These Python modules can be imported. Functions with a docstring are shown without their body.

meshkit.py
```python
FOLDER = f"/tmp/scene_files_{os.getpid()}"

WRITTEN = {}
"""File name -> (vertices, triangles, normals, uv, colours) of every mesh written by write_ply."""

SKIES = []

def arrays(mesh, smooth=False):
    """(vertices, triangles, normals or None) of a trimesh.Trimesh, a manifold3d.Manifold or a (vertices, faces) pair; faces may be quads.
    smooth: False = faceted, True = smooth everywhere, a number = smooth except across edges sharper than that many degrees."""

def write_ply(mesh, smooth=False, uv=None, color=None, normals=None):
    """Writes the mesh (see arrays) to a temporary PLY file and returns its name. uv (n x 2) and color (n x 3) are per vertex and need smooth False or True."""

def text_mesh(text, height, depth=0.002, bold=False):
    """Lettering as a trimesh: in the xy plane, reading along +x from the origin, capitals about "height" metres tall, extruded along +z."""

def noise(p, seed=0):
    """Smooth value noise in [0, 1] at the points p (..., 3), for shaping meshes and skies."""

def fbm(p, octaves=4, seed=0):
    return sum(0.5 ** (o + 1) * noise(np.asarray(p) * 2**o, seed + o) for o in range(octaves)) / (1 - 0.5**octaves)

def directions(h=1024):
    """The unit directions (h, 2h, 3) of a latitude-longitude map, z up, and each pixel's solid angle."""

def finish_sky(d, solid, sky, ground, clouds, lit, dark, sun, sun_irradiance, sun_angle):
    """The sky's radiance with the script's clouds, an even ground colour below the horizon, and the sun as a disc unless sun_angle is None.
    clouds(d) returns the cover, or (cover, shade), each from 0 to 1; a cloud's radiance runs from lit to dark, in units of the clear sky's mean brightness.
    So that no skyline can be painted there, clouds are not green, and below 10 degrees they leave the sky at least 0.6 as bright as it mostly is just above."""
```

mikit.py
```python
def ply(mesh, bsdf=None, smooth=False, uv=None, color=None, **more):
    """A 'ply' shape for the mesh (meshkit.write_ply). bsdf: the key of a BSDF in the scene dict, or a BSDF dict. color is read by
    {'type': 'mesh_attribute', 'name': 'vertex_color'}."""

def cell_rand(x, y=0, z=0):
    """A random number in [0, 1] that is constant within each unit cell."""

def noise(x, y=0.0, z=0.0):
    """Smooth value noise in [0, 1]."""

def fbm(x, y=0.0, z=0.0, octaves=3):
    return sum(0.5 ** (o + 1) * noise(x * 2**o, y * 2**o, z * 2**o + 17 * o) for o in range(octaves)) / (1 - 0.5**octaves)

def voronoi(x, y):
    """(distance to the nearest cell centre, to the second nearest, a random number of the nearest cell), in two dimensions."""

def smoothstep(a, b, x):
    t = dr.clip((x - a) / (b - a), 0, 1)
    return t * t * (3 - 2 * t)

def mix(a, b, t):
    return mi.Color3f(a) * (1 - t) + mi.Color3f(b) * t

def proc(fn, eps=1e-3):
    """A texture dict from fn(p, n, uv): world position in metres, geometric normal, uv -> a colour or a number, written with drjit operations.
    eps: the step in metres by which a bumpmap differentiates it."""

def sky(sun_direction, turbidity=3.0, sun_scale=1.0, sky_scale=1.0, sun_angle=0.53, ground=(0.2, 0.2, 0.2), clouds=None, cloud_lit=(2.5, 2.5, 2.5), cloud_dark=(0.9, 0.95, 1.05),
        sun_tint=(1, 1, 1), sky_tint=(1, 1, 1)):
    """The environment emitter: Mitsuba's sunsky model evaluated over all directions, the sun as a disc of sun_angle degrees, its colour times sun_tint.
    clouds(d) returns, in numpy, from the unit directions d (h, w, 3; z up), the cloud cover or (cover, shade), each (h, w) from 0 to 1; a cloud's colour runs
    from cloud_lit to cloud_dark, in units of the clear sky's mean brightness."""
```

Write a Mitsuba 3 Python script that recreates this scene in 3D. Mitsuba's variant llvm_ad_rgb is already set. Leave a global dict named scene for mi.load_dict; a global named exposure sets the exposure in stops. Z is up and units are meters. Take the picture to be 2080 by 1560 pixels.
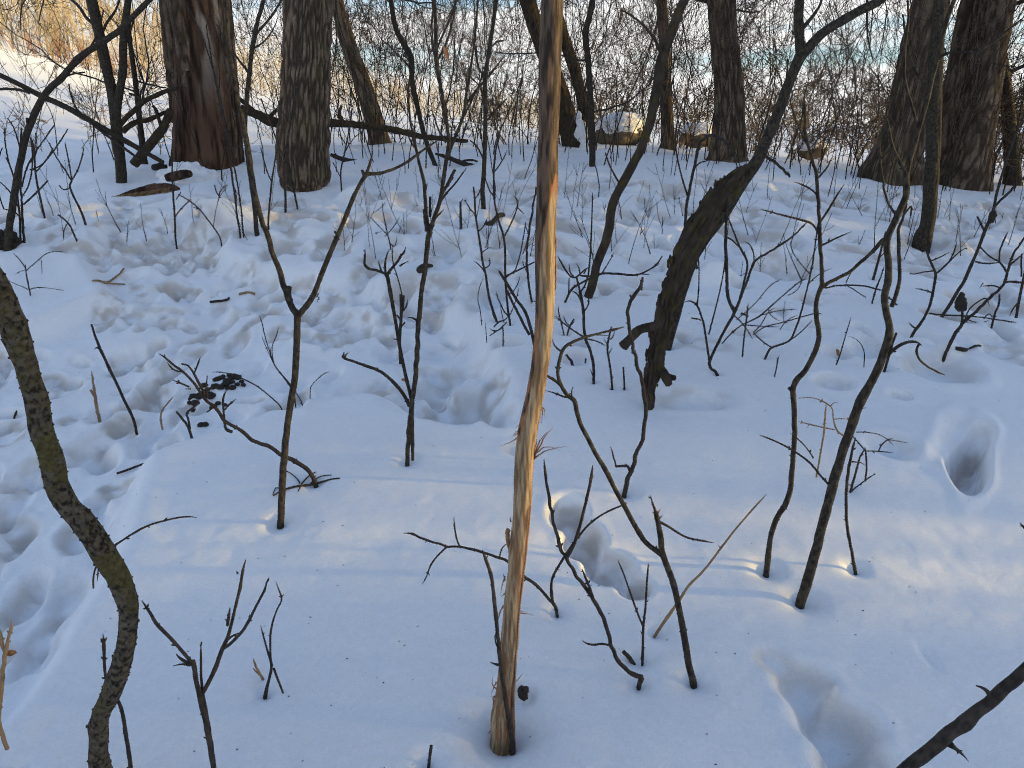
import math, random, re
import numpy as np, trimesh, drjit as dr, mitsuba as mi
import mikit, meshkit
from mikit import noise, fbm, smoothstep, mix
from scipy.ndimage import gaussian_filter, map_coordinates
from scipy.interpolate import PchipInterpolator
T = mi.ScalarTransform4f
scene, labels = {}, {}

# ------------------------------------------------------------------ camera, sky, sun, exposure
CAM, PITCH, F = np.array([0., 0., 1.5]), math.radians(20.0), 1442.0      # F: focal length in photo pixels (2080 wide)
fwd = np.array([0, math.cos(PITCH), -math.sin(PITCH)]); upv = np.array([0, math.sin(PITCH), math.cos(PITCH)])
scene['camera'] = {'type': 'perspective', 'fov_axis': 'x', 'fov': math.degrees(2 * math.atan(1040 / F)), 'near_clip': 0.05, 'far_clip': 3000.0,
                   'to_world': T().look_at(origin=CAM.tolist(), target=(CAM + fwd).tolist(), up=[0, 0, 1])}
SUN_AZ, SUN_EL = math.radians(97), math.radians(7.5)                       # from straight ahead, clockwise
SUN = np.array([math.cos(SUN_EL) * math.sin(SUN_AZ), math.cos(SUN_EL) * math.cos(SUN_AZ), math.sin(SUN_EL)])
def clouds(d):                                                        # thin bands of cloud low down, wisps above
    el, az = np.arcsin(np.clip(d[..., 2], -1, 1)), np.arctan2(d[..., 0], d[..., 1])
    n = meshkit.fbm(np.stack([np.cos(az) * 3.2, np.sin(az) * 3.2, el * 30], -1) + 2.7, 5, seed=4)
    c = np.clip((n - .315) / .17, 0, 1)
    c = np.maximum(c, np.clip(1 - el / .05, 0, 1) * .9) * np.clip(1.25 - el / .5, .12, 1)
    return c, np.clip((n - .62) / .3, 0, .4)
scene['sky'] = mikit.sky(SUN.tolist(), turbidity=3, sun_scale=.92, sun_angle=1.4, sun_tint=(.83, 1.07, 1.18), clouds=clouds, cloud_lit=(2.5, 2.48, 2.45), cloud_dark=(1.7, 1.75, 1.85), ground=(0.6, 0.62, 0.66), sky_tint=(.78, .95, 1.30))
exposure = 3.22

# ------------------------------------------------------------------ pixels (photo, 2080 x 1560) to rays and points
def ray(px, py):
    d = fwd + (px - 1040) / F * np.array([1., 0, 0]) + (780 - py) / F * upv
    return d / np.linalg.norm(d)
def azel(px, py):
    d = ray(px, py)
    return math.degrees(math.atan2(d[0], d[1])), math.degrees(math.asin(d[2]))
def at(px, py, Y):
    d = ray(px, py); return CAM + d * (Y / d[1])
def axial(p): return float((p - CAM) @ fwd)

# ------------------------------------------------------------------ the lie of the land
PROF = PchipInterpolator([-400, -60, -5, 0, 1.3, 3, 5, 7, 10, 13, 16, 24, 400], [-9, -1.5, -.1, -.02, 0, .2, .45, .72, 1.0, 1.15, 1.17, .8, .8])
edge = np.array([azel(*p) for p in ((-400, 55), (0, 100), (250, 158), (500, 190), (700, 215), (900, 240), (1100, 262), (1300, 285), (1500, 300), (2080, 335), (2600, 360))])
crest = np.array([(-70, 9.5), (-50, 9), (-33, 7.6), (-24, 6.2), (-15, 4.3), (-6, 2.2), (2, 1.0), (10, .3), (40, -.6), (70, -.6)])
def sstep(a, b, x):
    t = np.clip((x - a) / (b - a), 0, 1); return t * t * (3 - 2 * t)
def ground0(x, y):
    x, y = np.asarray(x, float), np.asarray(y, float)
    r, a = np.hypot(x, y), np.degrees(np.arctan2(x, y))
    near = PROF(y) - .085 * np.maximum(0, x - 2.2) * sstep(3.5, 9, y) * np.exp(-np.maximum(0, x - 9) / 14)
    near = near - .15 * np.minimum(.45 * np.logaddexp(0, (-x - .62) / .45), 1.6) * sstep(.9, 2, y) * (1 - sstep(4, 7.5, y)) - .03 * np.maximum(0, -x - 1.5) * sstep(2, 4, y) * (1 - sstep(6, 12, y)) - .02 * np.maximum(0, -x - 3) * sstep(6, 12, y)
    e = np.interp(a, edge[:, 0], edge[:, 1])
    e1 = -1.4 - 1.6 * sstep(8, 30, a)
    ef = e1 + (e - e1) * sstep(11, 30, r) + np.maximum(0, np.interp(a, crest[:, 0], crest[:, 1]) - e) * sstep(92, 170, r)
    far = 1.5 + np.minimum(r, 260) * np.tan(np.radians(ef))
    far = np.where(np.abs(a) > 75, PROF(y), far)
    w = sstep(13, 20, r) * sstep(2, 10, y)
    return near * (1 - w) + far * w
def hit(px, py):
    d = ray(px, py); t = np.linspace(.8, 60, 6000)
    p = CAM + t[:, None] * d
    below = p[:, 2] < ground0(p[:, 0], p[:, 1])
    k = int(np.argmax(below)) if below.any() else len(t) - 1
    return p[k]

# fine relief: a height map in metres over the near ground
X0, X1, Y0, Y1, RES = -9.0, 9.0, .4, 15.0, .0125
gx, gy = np.meshgrid(np.arange(X0, X1, RES), np.arange(Y0, Y1, RES))
rng = np.random.default_rng(5)
pts3 = np.stack([gx, gy, gx * 0], -1)
def nz(scale, octaves=3, seed=0, off=0.0): return meshkit.fbm(pts3 / scale + off, octaves, seed) - .5
relief = .05 * nz(1.3, 3, 1) * sstep(2.2, 4, gy) + .03 * nz(.9, 2, 2) + .15 * nz(.85, 2, 21) * sstep(3.9, 6, gy) + .02 * nz(.22, 2, 22) * sstep(3.2, 5, gy) + .022 * nz(.5, 2, 23) + .007 * nz(.13, 3, 24) + .0025 * nz(.04, 2, 25)
dirt = np.zeros_like(relief)
def mask(poly, blur):
    from shapely import Polygon, contains_xy
    P = Polygon([hit(*p)[:2] for p in poly])
    m = np.zeros_like(gx); b = P.bounds
    i0, i1 = int((b[1] - Y0) / RES), int((b[3] - Y0) / RES) + 2; j0, j1 = int((b[0] - X0) / RES), int((b[2] - X0) / RES) + 2
    i0, j0 = max(i0, 0), max(j0, 0)
    m[i0:i1, j0:j1] = contains_xy(P, gx[i0:i1, j0:j1], gy[i0:i1, j0:j1])
    return gaussian_filter(m, blur / RES)
wx, wy = .16 * nz(.25, 3, 31), .16 * nz(.25, 3, 32)
def dimple(c, a, b, ang, depth, rim=.12, soft=.55, stain=0.0, warp=.6):
    R = 2.2 * max(a, b)
    i0, i1 = max(0, int((c[1] - R - Y0) / RES)), max(0, int((c[1] + R - Y0) / RES)); j0, j1 = max(0, int((c[0] - R - X0) / RES)), max(0, int((c[0] + R - X0) / RES))
    if i1 <= i0 or j1 <= j0: return
    s = np.s_[i0:i1, j0:j1]
    m = min(1, max(a, b) / .2) * warp
    x, y = gx[s] - c[0] + wx[s] * m, gy[s] - c[1] + wy[s] * m
    u, v = x * math.cos(ang) + y * math.sin(ang), -x * math.sin(ang) + y * math.cos(ang)
    rho = np.sqrt((u / a) ** 2 + (v / b) ** 2)
    bowl = 1 - sstep(1 - soft, 1.08, rho)
    relief[s] += -depth * bowl + depth * rim * np.exp(-((rho - 1.22) / .2) ** 2)
    if stain: dirt[s] = np.maximum(dirt[s], stain * np.exp(-((rho - .7) / .33) ** 2))
def pit(px, py, hw, hh, depth, rot=0.0, **k):
    c = hit(px, py); dx = abs(hit(px + hw, py)[0] - hit(px - hw, py)[0]) / 2; dy = abs(hit(px, py - hh)[1] - hit(px, py + hh)[1]) / 2
    dimple(c, dx, dy, rot - math.atan2(c[0], c[1]), depth, **k)
TRAIL = [(-300, 1700), (-60, 1500), (40, 1390), (130, 1250), (205, 1150), (255, 1010), (285, 915), (420, 862), (640, 800), (770, 785), (860, 830), (950, 850), (1010, 830), (1030, 780), (960, 640), (800, 570),
         (640, 545), (480, 525), (390, 450), (250, 445), (170, 520), (230, 590), (80, 650), (-300, 780)]
trail = mask(TRAIL, .05)
relief += -.13 * trail + trail * (.13 * nz(.45, 2, 8) + .03 * nz(.15, 2, 9) + .012 * nz(.05, 2, 10))
# the pile edge beside the trail is a little proud
edge_m = np.clip(gaussian_filter(trail, .16 / RES) - trail, 0, 1); relief += .05 * edge_m
def scatter(m, n, size, depth, seed, stain=.0, soft=.55):
    r = np.random.default_rng(seed); w = np.argwhere(m > .5)
    for i, j in w[r.integers(0, len(w), n)]:
        s = size * r.uniform(.7, 1.35)
        dimple((X0 + j * RES, Y0 + i * RES), s * r.uniform(.38, .6), s, r.uniform(-.9, .9) + math.pi * .15, depth * r.uniform(.4, 1.2), soft=soft, stain=stain * r.uniform(.2, 1))
scatter(trail, 170, .14, .07, 3, .8); scatter(trail, 90, .11, .06, 14, .8, .35)
BACKL = mask([(-100, 420), (500, 400), (900, 400), (1080, 430), (1080, 620), (900, 600), (640, 520), (400, 500), (-100, 520)], .1)
BACKC = mask([(1000, 350), (1500, 370), (2090, 420), (2090, 640), (1700, 560), (1350, 560), (1140, 640), (1000, 560)], .1)
RIGHT = mask([(1830, 400), (2200, 430), (2200, 560), (1850, 520)], .1)
scatter(BACKL, 150, .25, .075, 11, .7, .6); scatter(BACKC, 210, .25, .085, 12, .7, .6); scatter(RIGHT, 110, .17, .12, 13, .8, .35)
scatter(mask([(1130, 560), (1500, 560), (2090, 640), (2090, 760), (1760, 700), (1350, 690), (1130, 720)], .1), 34, .13, .07, 15, .6, .5)
for a in ((1690, 778, 42, 17, .09), (1828, 803, 26, 10, .06), (1812, 905, 55, 32, .07), (1700, 716, 32, 15, .09), (2015, 685, 70, 13, .05), (1905, 745, 75, 36, .10), (1760, 705, 40, 30, .08),
           (1410, 805, 85, 26, .06), (1030, 697, 38, 12, .07), (1172, 728, 35, 16, .06), (1160, 640, 30, 12, .05), (1430, 700, 60, 16, .0),
          (880, 745, 60, 32, .10), (940, 718, 60, 22, .10), (960, 800, 42, 48, .10), (1015, 835, 40, 30, .10), (900, 670, 60, 14, .05), (1060, 905, 40, 20, .03),
          (700, 650, 40, 20, .05), (735, 640, 40, 16, .06), (1100, 620, 40, 14, .05)):
    pit(*a, stain=.35, soft=.75)
for px, py, hw, hh, dp in ((1150, 1040, 38, 34, .10), (1185, 1095, 42, 40, .14), (1235, 1150, 50, 36, .15), (1285, 1190, 36, 24, .09)):
    pit(px, py, hw, hh, dp, stain=.8, soft=.4, rim=.03)
for px, py, hw, hh, dp in ((1575, 1350, 45, 28, .03), (1640, 1400, 62, 50, .08), (1700, 1475, 88, 62, .12), (1755, 1570, 100, 70, .14)):
    pit(px, py, hw, hh, dp, stain=.45, soft=.8, rim=.05)
pit(1945, 885, 46, 62, .07, stain=.2, soft=.8); pit(1976, 922, 32, 84, .21, stain=.6, soft=.28, rim=.05, warp=.4); pit(1680, 1420, 16, 40, -.05, rim=0); pit(1885, 1338, 12, 34, .015, rot=.7, warp=.1, rim=0)
# clods thrown up beside the footprints
for i, (px, py, s) in enumerate(((1870, 690, .10), (1925, 715, .12), (1840, 735, .09), (1960, 500, .2), (2040, 470, .22), (1930, 455, .18), (800, 410, .3), (720, 400, .25), (450, 450, .35), (470, 600, .12), (1440, 560, .25), (1560, 520, .25), (1640, 540, .2))):
    c = hit(px, py); dimple(c, s, s * .6, .3, -.55 * s, rim=0, soft=.9)
wells = []                                                            # melted hollows round stems, filled in by the plants

# ------------------------------------------------------------------ materials
def rgb(*c): return {'type': 'rgb', 'value': list(c)}
def principled(fn, rough=.8, spec=.25, bump=None, bscale=1.0, eps=1e-3, **k):
    b = {'type': 'principled', 'base_color': mikit.proc(fn) if callable(fn) else rgb(*fn), 'roughness': rough, 'specular': spec, **k}
    if bump: b = {'type': 'bumpmap', 'scale': bscale, 'arbitrary': mikit.proc(bump, eps), 'bsdf': b}
    return {'type': 'twosided', 'bsdf': b} if not bump else {'type': 'twosided', 'bsdf': b}
def snow_col(p, n, uv):
    d = smoothstep(.04, .6, (uv.y - p.y) * 100) * smoothstep(.28, .58, fbm(p.x * 9, p.y * 9, p.z * 9, 3))
    c = mix((.93, .935, .95), (.42, .345, .27), d * .62)
    return c * (1 - .11 * noise(p.x * 260, p.y * 260, p.z * 260) - .05 * noise(p.x * 90, p.y * 90, p.z * 90))
def snow_bump(p, n, uv):
    near = smoothstep(9., 3., p.y)
    return (.0028 * fbm(p.x * 22, p.y * 22, p.z * 22, 3) + .0007 * noise(p.x * 330, p.y * 330, p.z * 330)) * (near * .8 + .2)
scene['mat_snow'] = principled(snow_col, .55, .35, snow_bump, 1.0, 1.5e-3)
scene['mat_snowcap'] = principled((.90, .905, .92), .7, .3)
def twig_col(p, n, uv):
    a = smoothstep(.25, .75, fbm(p.x * 130, p.y * 130, p.z * 60, 3))
    g = smoothstep(.55, .8, noise(p.x * 60, p.y * 60, p.z * 35))
    return mix(mix((.012, .009, .007), (.046, .034, .026), a), (.085, .07, .055), g * .3)
scene['mat_twig'] = principled(twig_col, .7, .3, lambda p, n, uv: .0012 * fbm(p.x * 160, p.y * 160, p.z * 60, 2), 1.0, 6e-4)
def stem_col(p, n, uv):
    a = smoothstep(.28, .72, fbm(p.x * 150, p.y * 150, p.z * 60, 3))
    lich = smoothstep(.56, .68, fbm(p.x * 90, p.y * 90, p.z * 60, 3))
    return mix(mix((.012, .009, .0065), (.050, .038, .027), a), (.085, .078, .045), lich * .45)
scene['mat_stem'] = principled(stem_col, .75, .25, lambda p, n, uv: .002 * fbm(p.x * 140, p.y * 140, p.z * 40, 3), 1.0, 8e-4)
def lichen_col(p, n, uv):
    a = smoothstep(.3, .7, fbm(p.x * 150, p.y * 150, p.z * 110, 3))
    b = mix((.018, .014, .010), (.100, .080, .056), a)
    pale = smoothstep(.56, .68, fbm(p.x * 120 + 9, p.y * 120, p.z * 100, 3))
    b = mix(b, (.14, .13, .10), pale * .4)
    hi = smoothstep(.15, .5, p.z) * (1 - .35 * smoothstep(.95, 1.2, p.z))
    yel = smoothstep(.50, .59, .62 * fbm(p.x * 20, p.y * 20, p.z * 15 + 4, 3) + .38 * fbm(p.x * 130, p.y * 130, p.z * 110, 3)) * (.3 + .7 * hi)
    return mix(b, mix((.036, .031, .013), (.115, .096, .034), noise(p.x * 200, p.y * 200, p.z * 200)), yel * .8)
scene['mat_lichen'] = principled(lichen_col, .9, .15, lambda p, n, uv: .004 * fbm(p.x * 110, p.y * 110, p.z * 90, 4), 1.0, 8e-4)
def ridged(p, sx, sz): return 1 - dr.abs(2 * noise(p.x * sx, p.y * sx, p.z * sz) - 1)
def bark_col(p, n, uv):
    w = fbm(p.x * 5, p.y * 5, p.z * 3, 2) * .16
    f = noise((p.x + w) * 44, (p.y + w) * 44, p.z * 9)
    moss = smoothstep(.55, .7, fbm(p.x * 6, p.y * 6, p.z * 4, 3)) * .2
    c = mix((.030, .022, .016), (.235, .170, .122), (.5 + .5 * smoothstep(.25, .75, f * .25 + fbm(p.x * 70, p.y * 70, p.z * 25, 3) * .75)) * (1 - .85 * smoothstep(0, 1, (uv.y - p.z) * 100)))
    return mix(c, (.16, .14, .06), moss)
scene['mat_bark'] = principled(bark_col, .9, .1, lambda p, n, uv: .012 * fbm(p.x * 60, p.y * 60, p.z * 22, 3), 1.0, 3e-3)
def moss_col(p, n, uv):
    c = mix((.013, .010, .008), (.085, .065, .048), fbm(p.x * 40, p.y * 40, p.z * 18, 3))
    return mix(c, (.085, .072, .018), smoothstep(.56, .70, fbm(p.x * 34, p.y * 34, p.z * 20, 3)) * .45)
scene['mat_mossy'] = principled(moss_col, .9, .1, lambda p, n, uv: .006 * fbm(p.x * 80, p.y * 80, p.z * 40, 3), 1.0, 1.5e-3)
def dead_col(p, n, uv):
    s = fbm(p.x * 22, p.y * 22, p.z * 1.6, 3)
    c = mix((.022, .013, .009), (.13, .074, .048), smoothstep(.3, .72, s))
    grey = smoothstep(.5, .66, fbm(p.x * 7, p.y * 7, p.z * 1.2 + 3, 3)) * smoothstep(1.6, 2.6, p.z)
    return mix(c, (.38, .33, .28), grey * .7)
scene['mat_deadwood'] = principled(dead_col, .85, .15, lambda p, n, uv: .01 * fbm(p.x * 45, p.y * 45, p.z * 4, 3), 1.0, 3e-3)
def peel_col(p, n, uv):                                               # the gnawed sapling: uv.y carries how bare the wood is here
    s = fbm(p.x * 170, p.y * 170, p.z * 16, 4)
    wood = mix((.14, .088, .046), (.40, .285, .165), smoothstep(.30, .70, s))
    wood = mix(wood, (.22, .10, .04), smoothstep(.56, .70, fbm(p.x * 110 + 5, p.y * 110, p.z * 9, 3)) * .85)
    bark = mix((.022, .013, .009), (.125, .078, .050), smoothstep(.3, .7, fbm(p.x * 160, p.y * 160, p.z * 22, 3)))
    e = (uv.y - p.z) * 100 + (fbm(p.x * 130, p.y * 130, p.z * 14, 3) - .5) * .55
    c = mix(bark, (.30, .12, .045), smoothstep(.38, .48, e))
    return mix(c, wood, smoothstep(.50, .60, e))
scene['mat_peeled'] = principled(peel_col, .6, .25, lambda p, n, uv: .003 * fbm(p.x * 150, p.y * 150, p.z * 14, 3), 1.0, 8e-4)
scene['mat_fibre'] = principled(lambda p, n, uv: mix((.13, .06, .03), (.36, .20, .10), fbm(p.x * 90, p.y * 90, p.z * 90, 2)), .8, .2)
scene['mat_dry'] = principled(lambda p, n, uv: mix((.16, .10, .055), (.36, .25, .14), fbm(p.x * 30, p.y * 30, p.z * 30, 2)), .8, .2)
scene['mat_black'] = principled(lambda p, n, uv: mix((.012, .010, .008), (.04, .03, .022), noise(p.x * 200, p.y * 200, p.z * 200)), .7, .3)
scene['mat_leaf'] = principled(lambda p, n, uv: mix((.14, .06, .025), (.30, .15, .07), fbm(p.x * 90, p.y * 90, p.z * 90, 2)), .7, .3)
scene['mat_rock'] = principled(lambda p, n, uv: mix((.07, .058, .042), (.19, .155, .115), fbm(p.x * 4, p.y * 4, p.z * 4, 4)), .9, .15, lambda p, n, uv: .03 * fbm(p.x * 9, p.y * 9, p.z * 9, 4), 1.0, 5e-3)
scene['mat_far'] = principled(lambda p, n, uv: mix((.26, .21, .15), (.50, .42, .31), noise(p.x * .25, p.y * .25, p.z * .2)), .9, .1)
scene['mat_farred'] = principled(lambda p, n, uv: mix((.26, .12, .07), (.36, .20, .12), noise(p.x * .5, p.y * .5, 0)), .9, .1)

# ------------------------------------------------------------------ meshes
def frames(p):
    t = np.gradient(p, axis=0); t /= np.linalg.norm(t, axis=1, keepdims=True) + 1e-12
    a = np.cross(t[0], [1., 0, 0] if abs(t[0][0]) < .8 else [0, 1., 0]); a /= np.linalg.norm(a)
    A = []
    for k in range(len(p)):
        a = a - (a @ t[k]) * t[k]; a /= np.linalg.norm(a) + 1e-12; A.append(a)
    A = np.array(A); return t, A, np.cross(t, A)
def tube(p, r, sides=6, cap=True):
    p = np.asarray(p, float); r = np.broadcast_to(np.asarray(r, float), (len(p),))
    t, A, B = frames(p); ang = np.arange(sides) * 2 * math.pi / sides
    v = (p[:, None] + r[:, None, None] * (np.cos(ang)[None, :, None] * A[:, None] + np.sin(ang)[None, :, None] * B[:, None])).reshape(-1, 3)
    i, j = np.meshgrid(np.arange(len(p) - 1), np.arange(sides), indexing='ij'); k = (j + 1) % sides
    q = np.stack([i * sides + j, i * sides + k, (i + 1) * sides + k, (i + 1) * sides + j], -1).reshape(-1, 4)
    f = np.vstack([q[:, [0, 1, 2]], q[:, [0, 2, 3]]])
    if cap:
        n = len(v); v = np.vstack([v, p[:1], p[-1:] + t[-1:] * r[-1] * .4]); j = np.arange(sides); k = (j + 1) % sides; e = (len(p) - 1) * sides
        f = np.vstack([f, np.stack([k, j, j * 0 + n], 1), np.stack([e + j, e + k, j * 0 + n + 1], 1)])
    return v, f
def join(ms):
    at_, V, Fs = 0, [], []
    for v, f in ms:
        V.append(v); Fs.append(f + at_); at_ += len(v)
    return np.vstack(V), np.vstack(Fs)
def spline(p, step):
    p = np.asarray(p, float)
    s = np.r_[0, np.cumsum(np.linalg.norm(np.diff(p[:, :3], axis=0), axis=1))]
    keep = np.r_[True, np.diff(s) > 1e-6]; p, s = p[keep], s[keep]
    n = max(3, int(s[-1] / step) + 1); q = np.linspace(0, s[-1], n)
    if len(p) == 2: return np.stack([np.interp(q, s, p[:, k]) for k in range(p.shape[1])], 1)
    return np.stack([PchipInterpolator(s, p[:, k])(q) if k > 2 else _catmull(s, p[:, k], q) for k in range(p.shape[1])], 1)
def _catmull(s, y, q):
    from scipy.interpolate import Akima1DInterpolator
    if len(s) < 4: return PchipInterpolator(s, y)(q)
    return Akima1DInterpolator(s, y)(q)
used, UVS = {}, {}
def rugged(S, sides, step, ridge, width, seed, flare=.0):
    """A thick trunk with barky ridges: rows of (x, y, z, radius)."""
    C = spline(S, step); p, r = C[:, :3], C[:, 3]; t, A, B = frames(p); th = np.arange(sides) * 2 * math.pi / sides
    s = np.r_[0, np.cumsum(np.linalg.norm(np.diff(p, axis=0), axis=1))]
    R = r[:, None] * np.ones(sides)
    q = np.stack([R * np.cos(th) / width, R * np.sin(th) / width, np.broadcast_to((s / (width * 8))[:, None], R.shape)], -1)
    big = meshkit.fbm(q * .18 + seed, 2, seed) - .5
    wq = q + 1.1 * np.stack([meshkit.noise(q * .55, seed + 3) - .5, meshkit.noise(q * .55, seed + 4) - .5, meshkit.noise(q * .8, seed + 5) - .5], -1)
    n1 = 1 - np.abs(2 * meshkit.noise(wq, seed) - 1); n2 = meshkit.fbm(wq * 2.3, 2, seed + 1)
    crack = np.clip((n1 - .35) / .6, 0, 1)
    R = R * (1 + .16 * big + flare * np.exp(-s / (3 * r[0] + .01))[:, None] * (1 + .9 * np.cos(th * 4 + seed + 2 * big[:1].mean()))) - ridge * crack + ridge * .6 * (n2 - .5)
    v = (p[:, None] + R[..., None] * (np.cos(th)[None, :, None] * A[:, None] + np.sin(th)[None, :, None] * B[:, None])).reshape(-1, 3)
    UVS[len(v), round(float(v[0, 0]), 6)] = np.stack([np.tile(th * r.mean(), len(p)), v[:, 2] + .01 * crack.ravel()], 1)
    i, j = np.meshgrid(np.arange(len(p) - 1), np.arange(sides), indexing='ij'); k = (j + 1) % sides
    Q = np.stack([i * sides + j, i * sides + k, (i + 1) * sides + k, (i + 1) * sides + j], -1).reshape(-1, 4)
    return v, np.vstack([Q[:, [0, 1, 2]], Q[:, [0, 2, 3]]])
def numbered(name):
    n = used.get(name, -1) + 1; used[name] = n
    return name if n == 0 else f'{name}_{n:03d}'
def thing(name, label, cat, group=None, kind=None):
    key = numbered(name); labels[key] = {'label': label, 'category': cat}
    if group: labels[key]['group'] = group
    return key
def part(parent, name, mesh, mat, smooth=True, label=None, kind=None, **k):
    uv = UVS.get((len(mesh[0]), round(float(mesh[0][0, 0]), 6))) if isinstance(mesh, tuple) else None
    if uv is not None: k['uv'] = uv
    key = numbered(f'{parent}__{name}'); scene[key] = mikit.ply(mesh, mat, smooth=smooth, **k)
    if label or kind: labels[key] = {**({'label': label} if label else {}), **({'kind': kind} if kind else {})}
    return key
def single(name, label, cat, mesh, mat, group=None, smooth=True, **k):
    key = thing(name, label, cat, group); scene[key] = mikit.ply(mesh, mat, smooth=smooth, **k); return key
def struct(name, mesh, mat, smooth=True, **k):
    scene[name] = mikit.ply(mesh, mat, smooth=smooth, **k); labels[name] = {'kind': 'structure'}
def blob(c, r, seed, sub=2, amp=.25, freq=2.0, squash=(1, 1, 1)):
    m = trimesh.creation.icosphere(subdivisions=sub); v = np.array(m.vertices)
    d = 1 + amp * 2 * (meshkit.fbm(v * freq + seed * 3.1, 3, seed) - .5)
    return v * d[:, None] * r * np.array(squash) + np.asarray(c), np.array(m.faces)

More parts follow.
